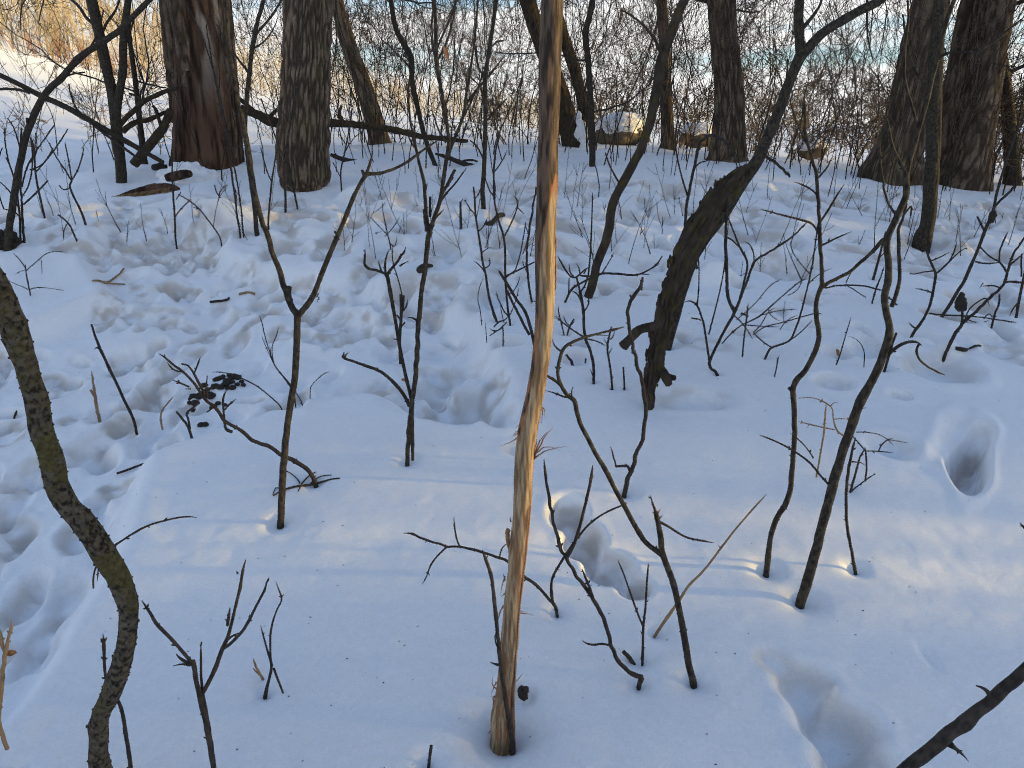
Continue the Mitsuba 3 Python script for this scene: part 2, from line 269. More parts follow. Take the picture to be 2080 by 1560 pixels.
def parse(s):
    rows = [[float(x) for x in q.split(',')] for q in s.split()]
    w = np.array([q[2] if len(q) > 2 else np.nan for q in rows]); ok = ~np.isnan(w); i = np.arange(len(w))
    if not ok.any(): w[0] = 4.5; ok = ~np.isnan(w)
    if ok.sum() == 1: w[-1] = w[ok][0] * .6; ok = ~np.isnan(w)
    return np.array([q[:2] for q in rows]), np.interp(i, i[ok], w[ok])
LAID = []                                                             # sticks lying on the snow, set down once the snow is final
class Plant:
    """A plant whose stem and branches were read off the photograph, standing in its own upright (or leaning) plane in the world at the depth of its foot."""
    def __init__(self, name, label, cat='shrub', mat='mat_twig', Y=None, lean=0.0, group=None, well=.02, foot=None, seed=None):
        self.key = thing(name, label, cat, group); self.mat, self.Y, self.lean, self.well = mat, Y, lean, well; self.z0 = None
        self.rng = np.random.default_rng(seed or (len(labels) * 17 + 3)); self.foot = foot
    def points(self, s, out=0.0, stepdown=True):
        px, w = parse(s)
        if self.z0 is None:
            if self.Y is None:
                g = hit(*(self.foot or px[0])); self.Y, self.z0 = g[1], g[2]
            else: self.z0 = float(ground0(at(*px[0], self.Y)[0], self.Y))
        P, run, last = [], 0.0, None
        for q, ww in zip(px, w):
            p = at(*q, self.Y)
            for _ in range(3): p = at(*q, self.Y + self.lean * (p[2] - self.z0) + out * run)
            if last is not None:
                run += np.linalg.norm(p - last)
                p = at(*q, self.Y + self.lean * (p[2] - self.z0) + out * run)
            last = p
            P.append([*p, ww / 2 / F * axial(p)])
        return np.array(P)
    def stem(self, s, name='stem', out=0.0, mat=None, rooted=True, sides=None, ext=0.0, label=None, rough=0.0, knob=.18, mesh=False):
        P = self.points(s, out)
        if rooted:
            d = P[0, :3] - P[1, :3]; d /= np.linalg.norm(d); d = d * .35 + np.array([0, 0, -1]); d /= np.linalg.norm(d)
            if self.well: wells.append((P[0, 0], P[0, 1], P[0, 3] * 2.2 + .016, self.well * 1.7))
            P = np.vstack([[*(P[0, :3] + d * .12), P[0, 3]], P])
        if ext:
            d = P[-1, :3] - P[-2, :3]; d /= np.linalg.norm(d)
            for k in range(1, 5):
                d = d + self.rng.normal(0, .05, 3); d[2] += .06; d /= np.linalg.norm(d)
                P = np.vstack([P, [*(P[-1, :3] + d * ext / 4), P[-1, 3] * .82]])
        if not mesh: P[:, 3] *= .9
        r0 = P[:, 3].max()
        S = spline(P, max(.008, r0 * .9)); n = len(S)
        s_ = np.linspace(0, 1, n) * n
        S[:, :3] += (meshkit.noise(np.stack([s_ * .35, s_ * 0, s_ * 0 + self.rng.uniform(0, 99)], 1))[:, None] - .5) * self.rng.normal(0, 1, 3) * min(r0, .009) * .55
        rad = S[:, 3].copy()
        for _ in range(int(n * .06) + 1):                             # nodes and bud scars
            c = self.rng.uniform(0, n); rad *= 1 + knob * (1 if r0 < .009 else .55) * self.rng.uniform(.3, 1) * np.exp(-((np.arange(n) - c) / 1.3) ** 2)
        rad *= 1 + .12 * (meshkit.noise(np.stack([s_ * .6, s_ * 0 + 3, s_ * 0 + self.rng.uniform(0, 99)], 1)) - .5)
        if rad[-1] < .004 and not ext: rad[-4:] *= np.linspace(1, .35, len(rad[-4:]))
        v, f = tube(S[:, :3], rad, sides or (14 if r0 > .02 else 8 if r0 > .006 else 6))
        if rough:
            nrm = np.array(trimesh.Trimesh(v, f, process=False).vertex_normals)
            v = v + nrm * ((meshkit.fbm(v / (r0 * .45), 4, 3) - .5) * 2 * rough * r0)[:, None]
        self.last = S
        if mesh: return v, f, S
        if r0 < .011 and n > 6:                                           # paired buds along young wood
            tt, AA, BB = frames(S[:, :3]); ms = [(v, f)]; L = np.linalg.norm(np.diff(S[:, :3], axis=0), axis=1).sum(); c = self.rng.uniform(.3, .8) * .07
            while c < L:
                i = min(int(c / L * n), n - 2); a = self.rng.uniform(0, 6.3); side = math.cos(a) * AA[i] + math.sin(a) * BB[i]; ln = self.rng.uniform(.004, .009) * (1 + S[i, 1] * .12)
                for sg in ((1, -1) if self.rng.random() < .35 else (1,)):
                    q0 = S[i, :3] + sg * side * rad[i] * .7; d = tt[i] * .75 + sg * side * .66; br = ln * .24
                    ms.append(tube(np.stack([q0, q0 + d * ln * .5, q0 + d * ln]), [br * .8, br, br * .15], 5, False))
                c += self.rng.uniform(.03, .10) * (1 + S[i, 1] * .1)
            v, f = join(ms)
        return part(self.key, name, (v, f), mat or self.mat, label=label)
    def lie(self, *ss, lift=.006, name=None):
        for k, s in enumerate(ss):
            px, w = parse(s); P = []
            for q, ww in zip(px, w):
                g = hit(*q); P.append([g[0], g[1], g[2] + lift, ww / 2 / F * axial(g)])
            S = spline(np.array(P), .012); S[:, 2] += .004 * np.sin(np.arange(len(S)) * .7)
            self.laid = getattr(self, 'laid', []) + [(self.key, name or ('stem' if k == 0 else 'branch'), S)]; LAID.append(self.laid[-1] + (self.mat, lift))
        return self
    def branch(self, *ss, out=None, mat=None, name='branch'):
        for s in ss: self.stem(s, name, out=self.rng.uniform(-.45, .45) if out is None else out, mat=mat, rooted=False)
        return self

# ------------------------------------------------------------------ plants of the foreground (coordinates read off the photograph: x, y, width)
p = Plant('lichen_sapling', 'crooked grey-brown sapling with yellow lichen, bending through the left foreground', 'sapling', 'mat_lichen', Y=1.22, well=0)
v, f, S = p.stem('207,1680,37 204,1610,39 205,1560,39 199,1500,36 208,1445,35 230,1400,39 247,1350,38 258,1300,36 264,1240,35 258,1205,39 240,1170,44 215,1125,45 190,1085,45 165,1050,44 142,1028,42 115,971,43 94,904,42 77,836,42 61,769,42 43,702,44 25,640,45 6,595,44 -25,545,42 -70,480,40 -110,380,39 -130,250,37', ext=1.2, sides=36, rough=.15, mesh=True)
part(p.key, 'trunk', (v, f), 'mat_lichen')
vn = np.array(trimesh.Trimesh(v, f, process=False).vertex_normals)
r_ = np.random.default_rng(8); flakes = []
for k in r_.integers(0, len(v), 1500):                                   # raised lichen crumbs
    if r_.random() < .8: flakes.append(blob(v[k] + vn[k] * .0004, r_.uniform(.0009, .0024), int(k), 1, .4, 1.5))
part(p.key, 'lichen_crust', join(flakes), 'mat_lichen', smooth=False, kind='stuff')
p.branch('18,705,14 8,695,12 2,690,8', out=0, name='stub'); p.branch('228,1415,16 226,1408,14', out=-1.0, name='stub')

p = Plant('bare_twig', 'thin upright twig with a swollen bud tip, half hidden behind the lichen-covered sapling', 'twig', 'mat_twig', Y=1.33)
p.stem('268,1580,9 262,1530,9 254,1480,8 247,1440,8 232,1410,7 218,1385,6 212,1345,6 211,1310,7 209,1287,3'); p.branch('210,1302,7 204,1297,5', '211,1302,6 217,1294,4', name='bud')

p = Plant('forking_shrub', 'dark leafless shrub with three upright shoots in the left foreground', 'shrub', 'mat_twig', Y=1.26)
p.stem('440,1600,13 432,1545,13 420,1475,13 408,1425,12 400,1390,11 394,1355,11 391,1343,12')
p.branch('408,1415,10 424,1385,10 440,1350,10 452,1318,10 464,1290,8 474,1250,7 486,1200,7 493,1160,6 499,1137,6', '452,1318,8 476,1300,7 505,1262,7 524,1225,6 534,1205,6 544,1178,3',
         '390,1346,9 372,1325,8 350,1300,8 318,1267,8 305,1245,7 288,1220,4', '388,1348,7 370,1340,7 358,1328,7', '386,1353,5 368,1350,5 351,1353,4', '454,1312,6 475,1290,5 492,1284,4', '462,1270,7 467,1235,7', '463,1262,6 457,1258,5', '483,1165,5 480,1160,4')
p.stem('436,1590,7 428,1500,7 420,1450,7 411,1400,6 408,1340,5 408,1305,3', out=.05, name='branch')

p = Plant('forked_twig', 'small two-pronged twig with a kinked pale tip, left foreground snow', 'twig', 'mat_twig')
p.stem('541,1403,9 545,1385,7 551,1360,6 549,1330,5 549,1300,5 552,1270,5 562,1240,4 572,1215,4 565,1195,3 561,1182,4'); p.branch('553,1353,5 540,1310,4 529,1270,3', out=0)
p.branch('556,1357,5 566,1384,5 577,1413,4 580,1420,4', out=-.1)
p = Plant('broken_stub', 'pair of short broken twig stubs beside the small two-pronged twig', 'twig', 'mat_dry', well=.008)
p.stem('531,1374,6 522,1355,5 514,1338,5'); p.branch('528,1371,5 519,1363,5 514,1357,5', out=0)

p = Plant('forked_sapling', 'slim grey sapling with a wide Y-shaped fork left of centre', 'sapling', 'mat_stem')
p.stem('570,1060,16 572,1015,16 574,970,16 578,920,16 583,870,15 591,820,15 598,770,15 602,710,15 604,660,15 605,634,18')
p.branch('603,640,15 588,612,14 577,585,13 568,550,13 555,515,12 543,480,12 530,440,12 519,400,12 511,350,11 502,292,11 495,250,11 484,210,10 474,150,10 466,95,9 459,0,9 452,-120,8 440,-300,6', out=.12, name='limb')
p.branch('606,640,14 622,622,13 640,592,12 652,560,11 664,530,11 680,492,11 694,460,10 708,425,10 720,396,9 735,368,9 746,352,11', out=-.1, name='limb')
p.branch('745,352,10 770,352,7 800,343,6 830,327,6 858,306,5 890,285,4', '745,350,8 752,330,6 758,306,4', '590,612,14 586,598,13 588,582,11', '740,358,8 735,345,6', '687,480,6 680,470,5', out=.1)
p.branch('642,604,2 648,596,2 643,600,2 649,606,2 644,610,2 648,616,2', out=0, name='tendril')
p = Plant('slim_sapling', 'slender dark sapling rising straight behind the left arm of the Y-forked sapling', 'sapling', 'mat_stem')
p.stem('521,463,10 517,420,10 512,380,10 505,330,10 500,290,10 498,240,10 502,190,10 509,130,10 515,84,10 523,45,9 535,0,9 550,-90,8', ext=.8); p.branch('507,150,6 470,100,4 440,50,3', '518,70,6 560,20,5 590,-40,3', '512,100,5 540,80,3 566,30,2')

p = Plant('twiggy_shrub', 'leaning leafless shrub reaching over the dark droppings', 'shrub', 'mat_twig', lean=.1)
p.stem('640,980,11 634,966,10 622,950,10 606,941,10 575,926,10 545,907,9 515,895,9 485,873,8 458,855,8 440,832,8 420,815,7 395,780,6 375,758,6 350,738,5 322,717,4')
p.branch('417,803,6 405,780,6 394,759,5 384,745,4 369,739,4', '394,759,4 401,742,4 407,725,3', '405,788,4 420,792,3 436,782,3', '384,786,5 366,778,4 350,772,4', '471,877,7 458,868,6 455,845,5 453,815,5 461,791,4', '456,832,4 468,820,4 479,810,3', '421,806,4 420,790,3 421,762,3', '368,755,4 355,752,4 340,735,3', '388,790,4 375,790,3', '545,907,4 541,899,3')
p = Plant('fallen_twig', 'thin arched twig lying on the snow at the foot of the Y-forked sapling', 'twig', 'mat_twig', well=0)
p.lie('556,1012,3 580,1000,4 610,990,5 640,981,5 665,977,4 690,976,3', '612,990,3 625,972,3 642,960,2', '612,990,3 606,1003,2', '628,985,3 650,967,2 674,968,2', '610,986,3 590,965,2 575,958,2', '580,1000,3 560,995,2 555,1010,2')
p = Plant('straight_twig', 'single leaning twig standing in the trampled snow at left, with a slight bend', 'twig', 'mat_twig'); p.stem('267,842,6 250,808,6 235,775,6 218,740,6 205,712,6 193,682,5 186,659,4'); p.branch('205,712,4 196,706,4 192,710,3', out=0)
p = Plant('broken_stub', 'pale dead stalk stub in the trampled snow left of the single leaning twig', 'twig', 'mat_dry', well=.005); p.stem('195,819,7 192,800,6 189,775,4 186,753,3'); p.branch('193,808,5 184,792,5', out=0)
p = Plant('forked_twig', 'short V-shaped twig sticking out at the trail edge below the droppings', 'twig', 'mat_twig'); p.stem('387,881,6 380,864,5 370,850,5 358,836,4'); p.branch('386,872,5 382,850,5 379,841,5 392,828,4 405,818,6', out=0)
p = Plant('fallen_stick', 'short dark stick lying at the trail edge, lower left', 'stick', 'mat_twig', well=0); p.lie('229,924,5 258,914,5 289,906,4', lift=.012)
p = Plant('arched_twig', 'thin twig arching from the lichen-covered sapling over the left snow', 'twig', 'mat_twig', Y=1.72, well=0)
p.stem('190,1195,4 196,1150,4 218,1120,5 240,1103,5 268,1085,5 300,1068,5 340,1056,4 372,1050,4 400,1051,3', rooted=False, out=.12); p.branch('222,1116,4 208,1092,3 195,1075,3', '235,1108,3 234,1130,2 236,1140,2', '200,1150,3 198,1180,3', out=0)
p = Plant('budding_shoot', 'brown shoot with pointed buds and a curled dead leaf at the left edge', 'shrub', 'mat_dry', Y=1.35)
p.stem('-2,1445,9 3,1395,9 8,1345,9 12,1322,9 18,1295,6 23,1275,7 22,1258,2'); p.branch('10,1325,8 4,1305,7 1,1286,8 0,1280,3', out=0)
def leaf(px, Y, size, tilt, seed, label):
    r = np.random.default_rng(seed); u, w = np.meshgrid(np.linspace(-1, 1, 9), np.linspace(-1, 1, 7))
    wid = .5 * (1 - np.abs(u) ** 2.2)
    V = np.stack([u * size, w * wid * size, .35 * size * (w * wid) ** 2 * 3 + .25 * size * u ** 2 + .05 * size * np.sin(u * 7 + w * 3)], -1).reshape(-1, 3)
    V = trimesh.transform_points(V, trimesh.transformations.euler_matrix(*tilt)) + at(*px, Y)
    i, j = np.meshgrid(np.arange(6), np.arange(8), indexing='ij'); q = np.stack([i * 9 + j, i * 9 + j + 1, i * 9 + j + 10, i * 9 + j + 9], -1).reshape(-1, 4)
    f = np.vstack([q[:, [0, 1, 2]], q[:, [0, 2, 3]]]); n = np.array(trimesh.Trimesh(V, f, process=False).vertex_normals) * size * .012
    return single('dead_leaf', label, 'leaf', join([(V + n, f), (V - n, f[:, ::-1])]), 'mat_leaf')
leaf((20, 1326), 1.36, .014, (1.3, .5, .9), 1, 'curled brown leaf hanging on the budding shoot at the left edge')

# the double-stemmed shrub left of the peeled trunk
p = Plant('double_stemmed_shrub', 'tall leafless shrub with two joined stems, left of the peeled trunk', 'shrub', 'mat_stem')
p.stem('827,934,10 830,890,11 834,850,11 839,800,11 845,750,11 848,700,11 850,650,11 854,610,11 861,560,11 866,520,11 870,485,12 872,468,14')
p.branch('838,934,7 838,890,8 837,850,9 836,815,9 826,772,8 818,735,8 811,699,8 803,650,8 795,605,8 788,567,9 783,556,9', out=.02, name='stem')
p.branch('783,556,7 765,549,6 744,542,6 741,525,5 741,506,4', '784,558,6 782,540,5 791,507,4', '786,560,7 792,550,6 808,530,6 825,503,4', '775,552,4 768,530,4', '812,540,4 830,530,3', '793,556,3 790,545,3', '832,826,9 820,802,8 808,786,8 790,768,7 767,752,7 735,740,6 700,728,6 696,722,7', '697,726,5 699,714,4', '700,728,4 705,718,4 710,716,3', '768,752,4 766,746,4', '810,690,5 798,688,4', '846,650,5 836,646,4 828,645,3', '852,650,5 858,645,4')
p.branch('871,470,10 866,440,8 863,400,8 862,375,8 855,345,7 851,330,6 845,300,6 836,260,5 830,200,5 832,150,4', '866,470,7 861,425,6', '873,470,11 883,440,10 893,410,9 900,370,9 905,335,9 911,300,9 910,270,8 905,235,8 899,200,8 893,165,8 888,135,8 886,90,8 884,40,8 882,-30,7 880,-130,5',
         '905,325,8 918,295,7 930,265,7 941,235,7 947,190,6 954,150,6 960,110,5 966,60,5 970,10,5 974,-60,4', '947,212,5 970,180,5 996,150,5 1012,130,4 1027,110,3', '896,395,6 908,375,6 920,352,6 924,345,8', '893,412,6 905,395,5 925,372,4 948,340,3', '888,98,5 900,70,5 918,30,5 926,-20,4', '890,120,5 905,90,5 915,60,4 928,0,3', '889,135,5 880,90,4 878,30,4 880,-20,3', '938,245,5 960,200,4 990,130,4 1000,60,3', '864,385,5 868,372,4', '873,440,6 874,400,6', '900,220,5 915,180,4 922,120,4 924,60,3', '906,290,5 890,260,4 876,220,3', '895,400,5 912,372,5 920,360,6', '880,450,4 895,432,4 902,425,3', '842,300,4 825,270,3')
leaf((904, 108), 2.55, .022, (1.0, 1.2, .4), 2, 'pale dead leaf hanging high in the double-stemmed shrub')
leaf((820, 772), 2.9, .014, (.9, .3, .4), 3, 'small pale dead leaf caught low in the double-stemmed shrub')
p = Plant('budded_shoot', 'short stiff shoot with stubby buds behind the double-stemmed shrub', 'shrub', 'mat_twig'); p.stem('812,700,6 813,670,7 815,640,7 814,610,6 813,598,5'); p.branch('815,640,5 819,620,5 820,600,4', '814,650,4 806,640,4', '818,632,4 826,620,4 828,608,3', '815,665,4 823,655,4', out=.1)

# the gnawed trunk
p = Plant('peeled_sapling', 'straight young trunk with its bark stripped off the lower half, centre foreground', 'sapling', 'mat_peeled', foot=(1022, 1475), well=.05)
v, f, S = p.stem('1022,1478,52 1023,1450,46 1027,1400,38 1031,1350,37 1036,1290,37 1042,1220,37 1048,1165,37 1054,1110,38 1059,1060,38 1062,1010,38 1064,960,38 1068,904,40 1077,853,39 1088,803,39 1097,752,38 1103,702,38 1107,650,38 1108,600,39 1108,555,40 1109,500,41 1110,450,41 1111,400,41 1112,330,40 1113,269,39 1115,200,41 1116,130,43 1119,60,43 1122,0,42 1128,-110,42 1136,-300,42 1146,-500,40', ext=1.6, sides=40, mesh=True, knob=.03, rough=.05)
n_ = 40; ring = np.arange(len(v) - 2) // n_; tt = frames(S[:, :3]); th = (np.arange(len(v) - 2) % n_) * 2 * math.pi / n_
rel = v[:-2] - S[ring, :3]; rr = np.linalg.norm(rel, axis=1); side = rel[:, 0] / rr; frontness = -rel[:, 1] / rr
z = S[ring, 2]; cen = meshkit.noise(np.stack([z * 3, z * 0, z * 0], 1)) - .5
zt = at(1108, 345, S[0, 1])[2]; zb = at(1100, 640, S[0, 1])[2]                                       # where the stripping begins and where it is full
prog = np.clip((zt - z) / (zt - zb), 0, 1)
bare = .5 + (side * .75 + frontness * .45 - (1.05 - 2.0 * prog)) * .9                                # strip starts on the right and widens downward
bare = np.clip(np.where(z > zt, 0, bare), 0, 1)
right = np.exp(-((side - .72) / .18) ** 2) * (frontness > -.2) * sstep(zb, zb - .35, z) * (z < at(1064, 1000, S[0, 1])[2])
left = np.exp(-((side + .80) / .2) ** 2) * (z > at(1070, 880, S[0, 1])[2])
bare = np.clip(bare - right * .75 - left * .62, 0, 1) * (.62 + .38 * sstep(.0, .08, z - S[8, 2]))
h_ = gaussian_filter((meshkit.fbm(np.stack([th * 0 + np.cos(th) * 2.2, np.sin(th) * 2.2, z * 5], 1), 3, 9) - .5), 0)
v[:-2] += (rel / rr[:, None]) * ((.5 - np.clip(bare, 0, 1))[:, None] * .0028 + h_[:, None] * .003)
uvs = np.stack([th * .02, v[:-2, 2] + .01 * bare], 1); uvs = np.vstack([uvs, [[0, v[-2, 2]], [0, v[-1, 2]]]])
part(p.key, 'trunk', (v, f), 'mat_peeled', uv=uvs)
YQ = S[0, 1]
def strip(pts, w, seed, out=-.3):
    q = p.points(pts, out); C = spline(np.c_[q[:, :3], q[:, 3]], .006); r = np.random.default_rng(seed); C[:, :3] += r.normal(0, .0006, (len(C), 3))
    return tube(C[:, :3], C[:, 3] * np.linspace(1, .35, len(C)) * r.uniform(.8, 1.2), 4)
for k, group in enumerate((('1080,935,6 1092,915,5 1105,890,5 1123,868,3', '1080,938,6 1098,922,5 1120,912,4 1155,907,2', '1082,938,4 1095,900,4 1110,878,3', '1084,930,3 1112,908,3 1140,916,2', '1078,925,5 1088,905,4 1090,890,3'),
                           ('1060,880,5 1045,893,4 1025,903,3 1012,907,2', '1062,868,4 1052,880,3 1040,886,2', '1062,880,3 1050,876,3 1044,884,2', '1064,862,4 1055,862,3 1046,870,2'),
                           ('1097,822,4 1102,838,3 1100,856,2', '1095,826,4 1106,832,3 1106,848,2', '1093,832,3 1098,850,2'),
                           ('1032,1075,8 1031,1095,9 1034,1115,6 1036,1140,4', '1038,1060,4 1036,1050,3', '1031,1085,4 1028,1072,3'),
                           ('1026,1170,4 1020,1190,3 1016,1210,2', '1026,1180,3 1022,1165,2', '1022,1230,3 1014,1250,3 1010,1275,2', '1026,1205,3 1018,1212,2'),
                           ('1010,1400,4 1000,1390,3 1002,1375,2', '1008,1385,4 1002,1400,3 996,1416,2', '1005,1415,4 1000,1420,3'),
                           ('1055,1245,4 1068,1247,3 1085,1250,2', '1052,1240,3 1070,1243,2'), ('1042,1388,3 1055,1378,3 1061,1368,2',), ('1127,520,4 1129,560,4 1126,610,3', '1126,470,4 1129,500,3 1127,540,2'), ('1093,615,4 1084,612,3 1078,618,2',),
                           ('1008,1470,10 1003,1440,7 1002,1415,4', '1000,1480,6 990,1492,3', '1040,1478,8 1036,1440,6'))):
    part(p.key, 'bark_strip', join([strip(g, 4, 10 * k + i, out=(-.25 if i % 2 else .1)) for i, g in enumerate(group)]), 'mat_fibre', label='frayed strip of torn bark' if k == 0 else None)
p2 = Plant('leaning_stick', 'thin grey stem leaning against the foot of the peeled trunk', 'twig', 'mat_twig', Y=YQ - .035, well=0)
p2.stem('1038,1485,13 1030,1440,11 1024,1400,10 1017,1350,10 1012,1300,9 1007,1250,9 1002,1200,8 995,1160,8 988,1140,8 980,1118,7')
p2.branch('1012,1350,7 1003,1348,6 996,1345,5', '1014,1320,3 1006,1300,3 1008,1280,2', out=0)
g = hit(1062, 1408); dimple(g, .035, .04, 0, .03, rim=0)
single('dark_stump', 'small black broken stub poking through the snow beside the peeled trunk', 'stump', blob(g + [0, 0, .004], .016, 4, 2, .6, 2.2, (1, 1, 1.25)), 'mat_black', smooth=False)

p = Plant('trailing_shrub', 'thin leafless shrub stretching left behind the peeled trunk', 'shrub', 'mat_twig')
p.stem('1131,1246,8 1126,1230,8 1112,1212,7 1092,1190,7 1068,1173,7 1045,1150,7 1027,1138,6 1000,1128,6 965,1118,6 935,1112,5 905,1109,5 870,1098,5 845,1087,5 820,1083,4')
p.branch('936,1113,4 928,1095,4 924,1075,4 922,1050,3', '908,1111,4 888,1130,4 874,1150,4 866,1172,3 857,1187,3', '1015,1133,4 1019,1115,3 1030,1104,3', '868,1097,3 864,1103,3', '1067,1177,4 1060,1184,3', '1124,1228,7 1120,1200,7 1122,1175,6 1130,1158,6 1142,1138,6 1158,1113,5 1175,1090,5 1187,1075,5 1200,1062,5 1222,1046,4 1250,1032,4 1275,1023,3', '1200,1062,4 1201,1055,4', '1130,1160,4 1128,1152,3')
p = Plant('curving_shoot', 'slim bare shrub curving up right of the peeled trunk, with a long reddish tip', 'shrub', 'mat_twig')
p.stem('1298,1390,11 1302,1377,12 1294,1374,10 1272,1360,10 1255,1340,10 1242,1312,9 1230,1270,9 1218,1238,9 1205,1215,9 1183,1188,9 1165,1160,8 1148,1132,8 1137,1105,8 1124,1060,7 1115,1010,7 1109,965,6 1105,932,5')
p.branch('1240,1312,6 1222,1308,5 1205,1310,5 1183,1301,4', '1205,1214,6 1196,1190,6 1182,1156,5', '1137,1095,4 1130,1080,4', '1150,1133,8 1160,1118,8 1168,1100,8 1180,1060,7 1190,1020,7 1198,985,7 1204,945,6')
p = Plant('forked_twig', 'slender upright twig forking low down, right of the curving reddish-tipped shrub', 'twig', 'mat_twig'); p.stem('1305,1340,6 1306,1300,6 1307,1270,6 1311,1235,5 1313,1200,5 1317,1144,4'); p.branch('1306,1272,5 1293,1240,5 1283,1212,5 1272,1180,4 1255,1138,4', '1314,1222,3 1318,1218,3', out=0)
p = Plant('broken_stub', 'short thick broken stub in the snow left of the slender upright twig', 'twig', 'mat_twig', well=.008); p.stem('1283,1342,10 1275,1332,10 1267,1324,10')

p = Plant('frayed_shoot', 'dark stem with a frayed broken top and a long arm arching up to the left', 'shrub', 'mat_stem')
p.stem('1408,1386,16 1398,1345,15 1391,1300,15 1384,1260,14 1376,1220,14 1366,1180,14 1353,1145,14 1345,1122,14 1342,1090,13 1336,1060,11 1332,1040,11')
p.branch('1347,1130,12 1335,1120,12 1318,1108,11 1300,1085,11 1285,1060,11 1268,1028,11 1250,995,10 1230,955,10 1208,918,10 1195,892,10 1182,868,10 1172,838,10 1167,815,11 1152,802,9 1142,787,9 1133,760,8 1137,730,8 1144,710,8 1158,698,7 1178,689,6 1205,680,5 1240,672,5 1269,664,4', out=.25, name='limb')
p.branch('1139,784,7 1126,772,7 1113,764,6 1104,750,4', '1160,806,5 1145,806,5 1125,798,4 1107,793,4', '1144,712,6 1136,711,5 1124,697,4 1122,688,3', '1166,812,5 1160,797,4 1163,786,4', '1157,800,4 1163,799,3', '1210,680,3 1240,682,3', '1292,1072,5 1294,1063,4', '1238,972,4 1234,960,3', out=.3)
p.branch('1338,1060,8 1355,1068,6 1380,1084,5 1400,1093,5 1425,1098,5 1449,1102,4', '1332,1042,6 1325,1020,5 1321,1006,4', out=0)
p.mat = 'mat_fibre'; p.branch('1334,1042,5 1330,1028,3', '1336,1044,5 1342,1034,3', '1331,1046,5 1325,1040,3', '1338,1054,6 1346,1047,3', '1333,1050,5 1327,1055,3', out=-.2, name='frayed_end')
p = Plant('dry_straw', 'long thin tan stalk slanting up right of the frayed dark stem', 'twig', 'mat_dry'); p.stem('1333,1287,7 1350,1262,7 1378,1222,6 1395,1195,6 1437,1150,5 1463,1115,5 1500,1068,4 1535,1028,4 1557,1003,3'); p.branch('1463,1113,3 1458,1105,2', out=0)
p = Plant('upright_sapling', 'crooked bare stem standing in front of the foot of the leaning trunk', 'sapling', 'mat_twig')
p.stem('1270,996,11 1274,975,11 1283,952,10 1294,920,9 1305,890,9 1311,858,9 1313,828,9 1308,795,9 1300,760,8 1290,725,8 1284,700,8 1278,672,8 1276,645,8 1279,612,8 1286,603,9 1295,590,8 1302,575,6 1306,563,5'); p.branch('1280,955,7 1268,946,6 1250,948,5', '1252,948,5 1247,930,4 1240,907,4', '1284,607,6 1280,600,5', '1279,660,4 1270,655,3', '1303,590,5 1305,575,4', out=0)

# right foreground
p = Plant('zigzag_sapling', 'thin sapling with a zigzag bend, left of the two right foreground stems', 'sapling', 'mat_stem')
p.stem('1557,1162,14 1561,1120,13 1568,1080,12 1582,1045,12 1595,1025,13 1606,985,12 1611,930,12 1614,880,12 1613,835,12 1611,790,13 1618,772,14 1636,752,12 1652,722,12 1662,695,12 1661,660,11 1657,630,10 1660,605,10 1670,580,12')
p.branch('1671,582,10 1669,555,9 1668,520,9 1665,485,9 1664,454,8 1662,410,8 1659,363,8 1652,330,7 1644,303,7 1637,275,6 1635,256,6 1635,225,5 1634,199,5', '1672,582,9 1692,570,8 1720,556,8 1740,540,8 1757,524,8 1780,500,7 1812,470,7', '1664,454,5 1680,430,5 1695,405,4 1715,375,3', '1659,363,5 1676,345,4 1690,320,4', '1644,303,4 1628,270,4 1612,230,3 1600,190,2', '1666,500,5 1690,488,4 1730,470,3', '1665,480,5 1640,450,5 1600,440,4 1545,425,3', '1662,400,4 1640,380,4 1612,370,3', '1610,793,8 1603,788,8', '1600,1022,7 1594,1020,6', out=None)
p = Plant('tall_sapling', 'tallest right foreground stem, dark and leaning right, with sunlit edges above', 'sapling', 'mat_stem')
p.stem('1628,1218,22 1640,1180,22 1652,1140,22 1666,1085,21 1680,1030,21 1690,990,22 1702,950,20 1714,908,21 1725,880,20 1742,830,20 1748,815,22 1765,785,19 1785,745,18 1798,710,18 1806,682,19 1806,660,16 1800,635,16 1797,600,16 1803,570,16 1805,540,15 1801,500,15 1808,470,15 1822,440,15 1838,405,15 1841,353,14 1852,310,13 1866,262,12 1878,219,12 1890,170,11 1902,125,11 1915,70,11 1927,30,10 1939,-5,10 1960,-90,9 1985,-220,8', ext=.8)
p.branch('1812,622,10 1822,590,9 1828,555,8 1826,510,8 1824,470,7 1834,445,6 1843,405,5', '1800,726,8 1822,705,8 1840,696,7 1858,694,6 1872,702,6', '1866,700,5 1862,716,5 1872,735,5 1890,748,4 1920,762,4', '1690,990,6 1668,968,5 1650,945,5 1630,928,5 1595,906,4 1560,890,4 1543,884,4', '1652,930,4 1640,912,3 1605,880,3', '1902,125,8 1925,108,7 1970,105,6 2010,90,6 2050,60,5 2085,30,4', '1841,353,9 1828,330,8 1815,300,7 1805,262,6 1800,220,5', '1866,262,8 1855,225,6 1842,180,6 1838,100,6 1845,40,5 1840,-20,4', '1890,170,7 1862,150,6 1845,100,5 1835,30,5', '1834,440,4 1850,420,4 1845,460,3', '1801,480,6 1770,515,5 1740,540,4', '1822,440,5 1800,400,5 1790,340,4 1788,290,3', '1700,960,5 1690,955,4', '1733,860,4 1742,835,3 1760,828,3')
p = Plant('straight_twig', 'thin dark twig rising behind the tallest right foreground stem', 'twig', 'mat_twig'); p.stem('1737,1160,8 1730,1120,7 1722,1080,7 1719,1030,7 1721,980,7 1728,930,6 1738,890,5'); p.branch('1720,1060,4 1714,1055,4', '1730,938,4 1750,940,3 1757,945,3', out=0)
p = Plant('brushy_twig', 'low brushy twigs fanning out right of the tallest right foreground stem', 'shrub', 'mat_twig', well=.008)
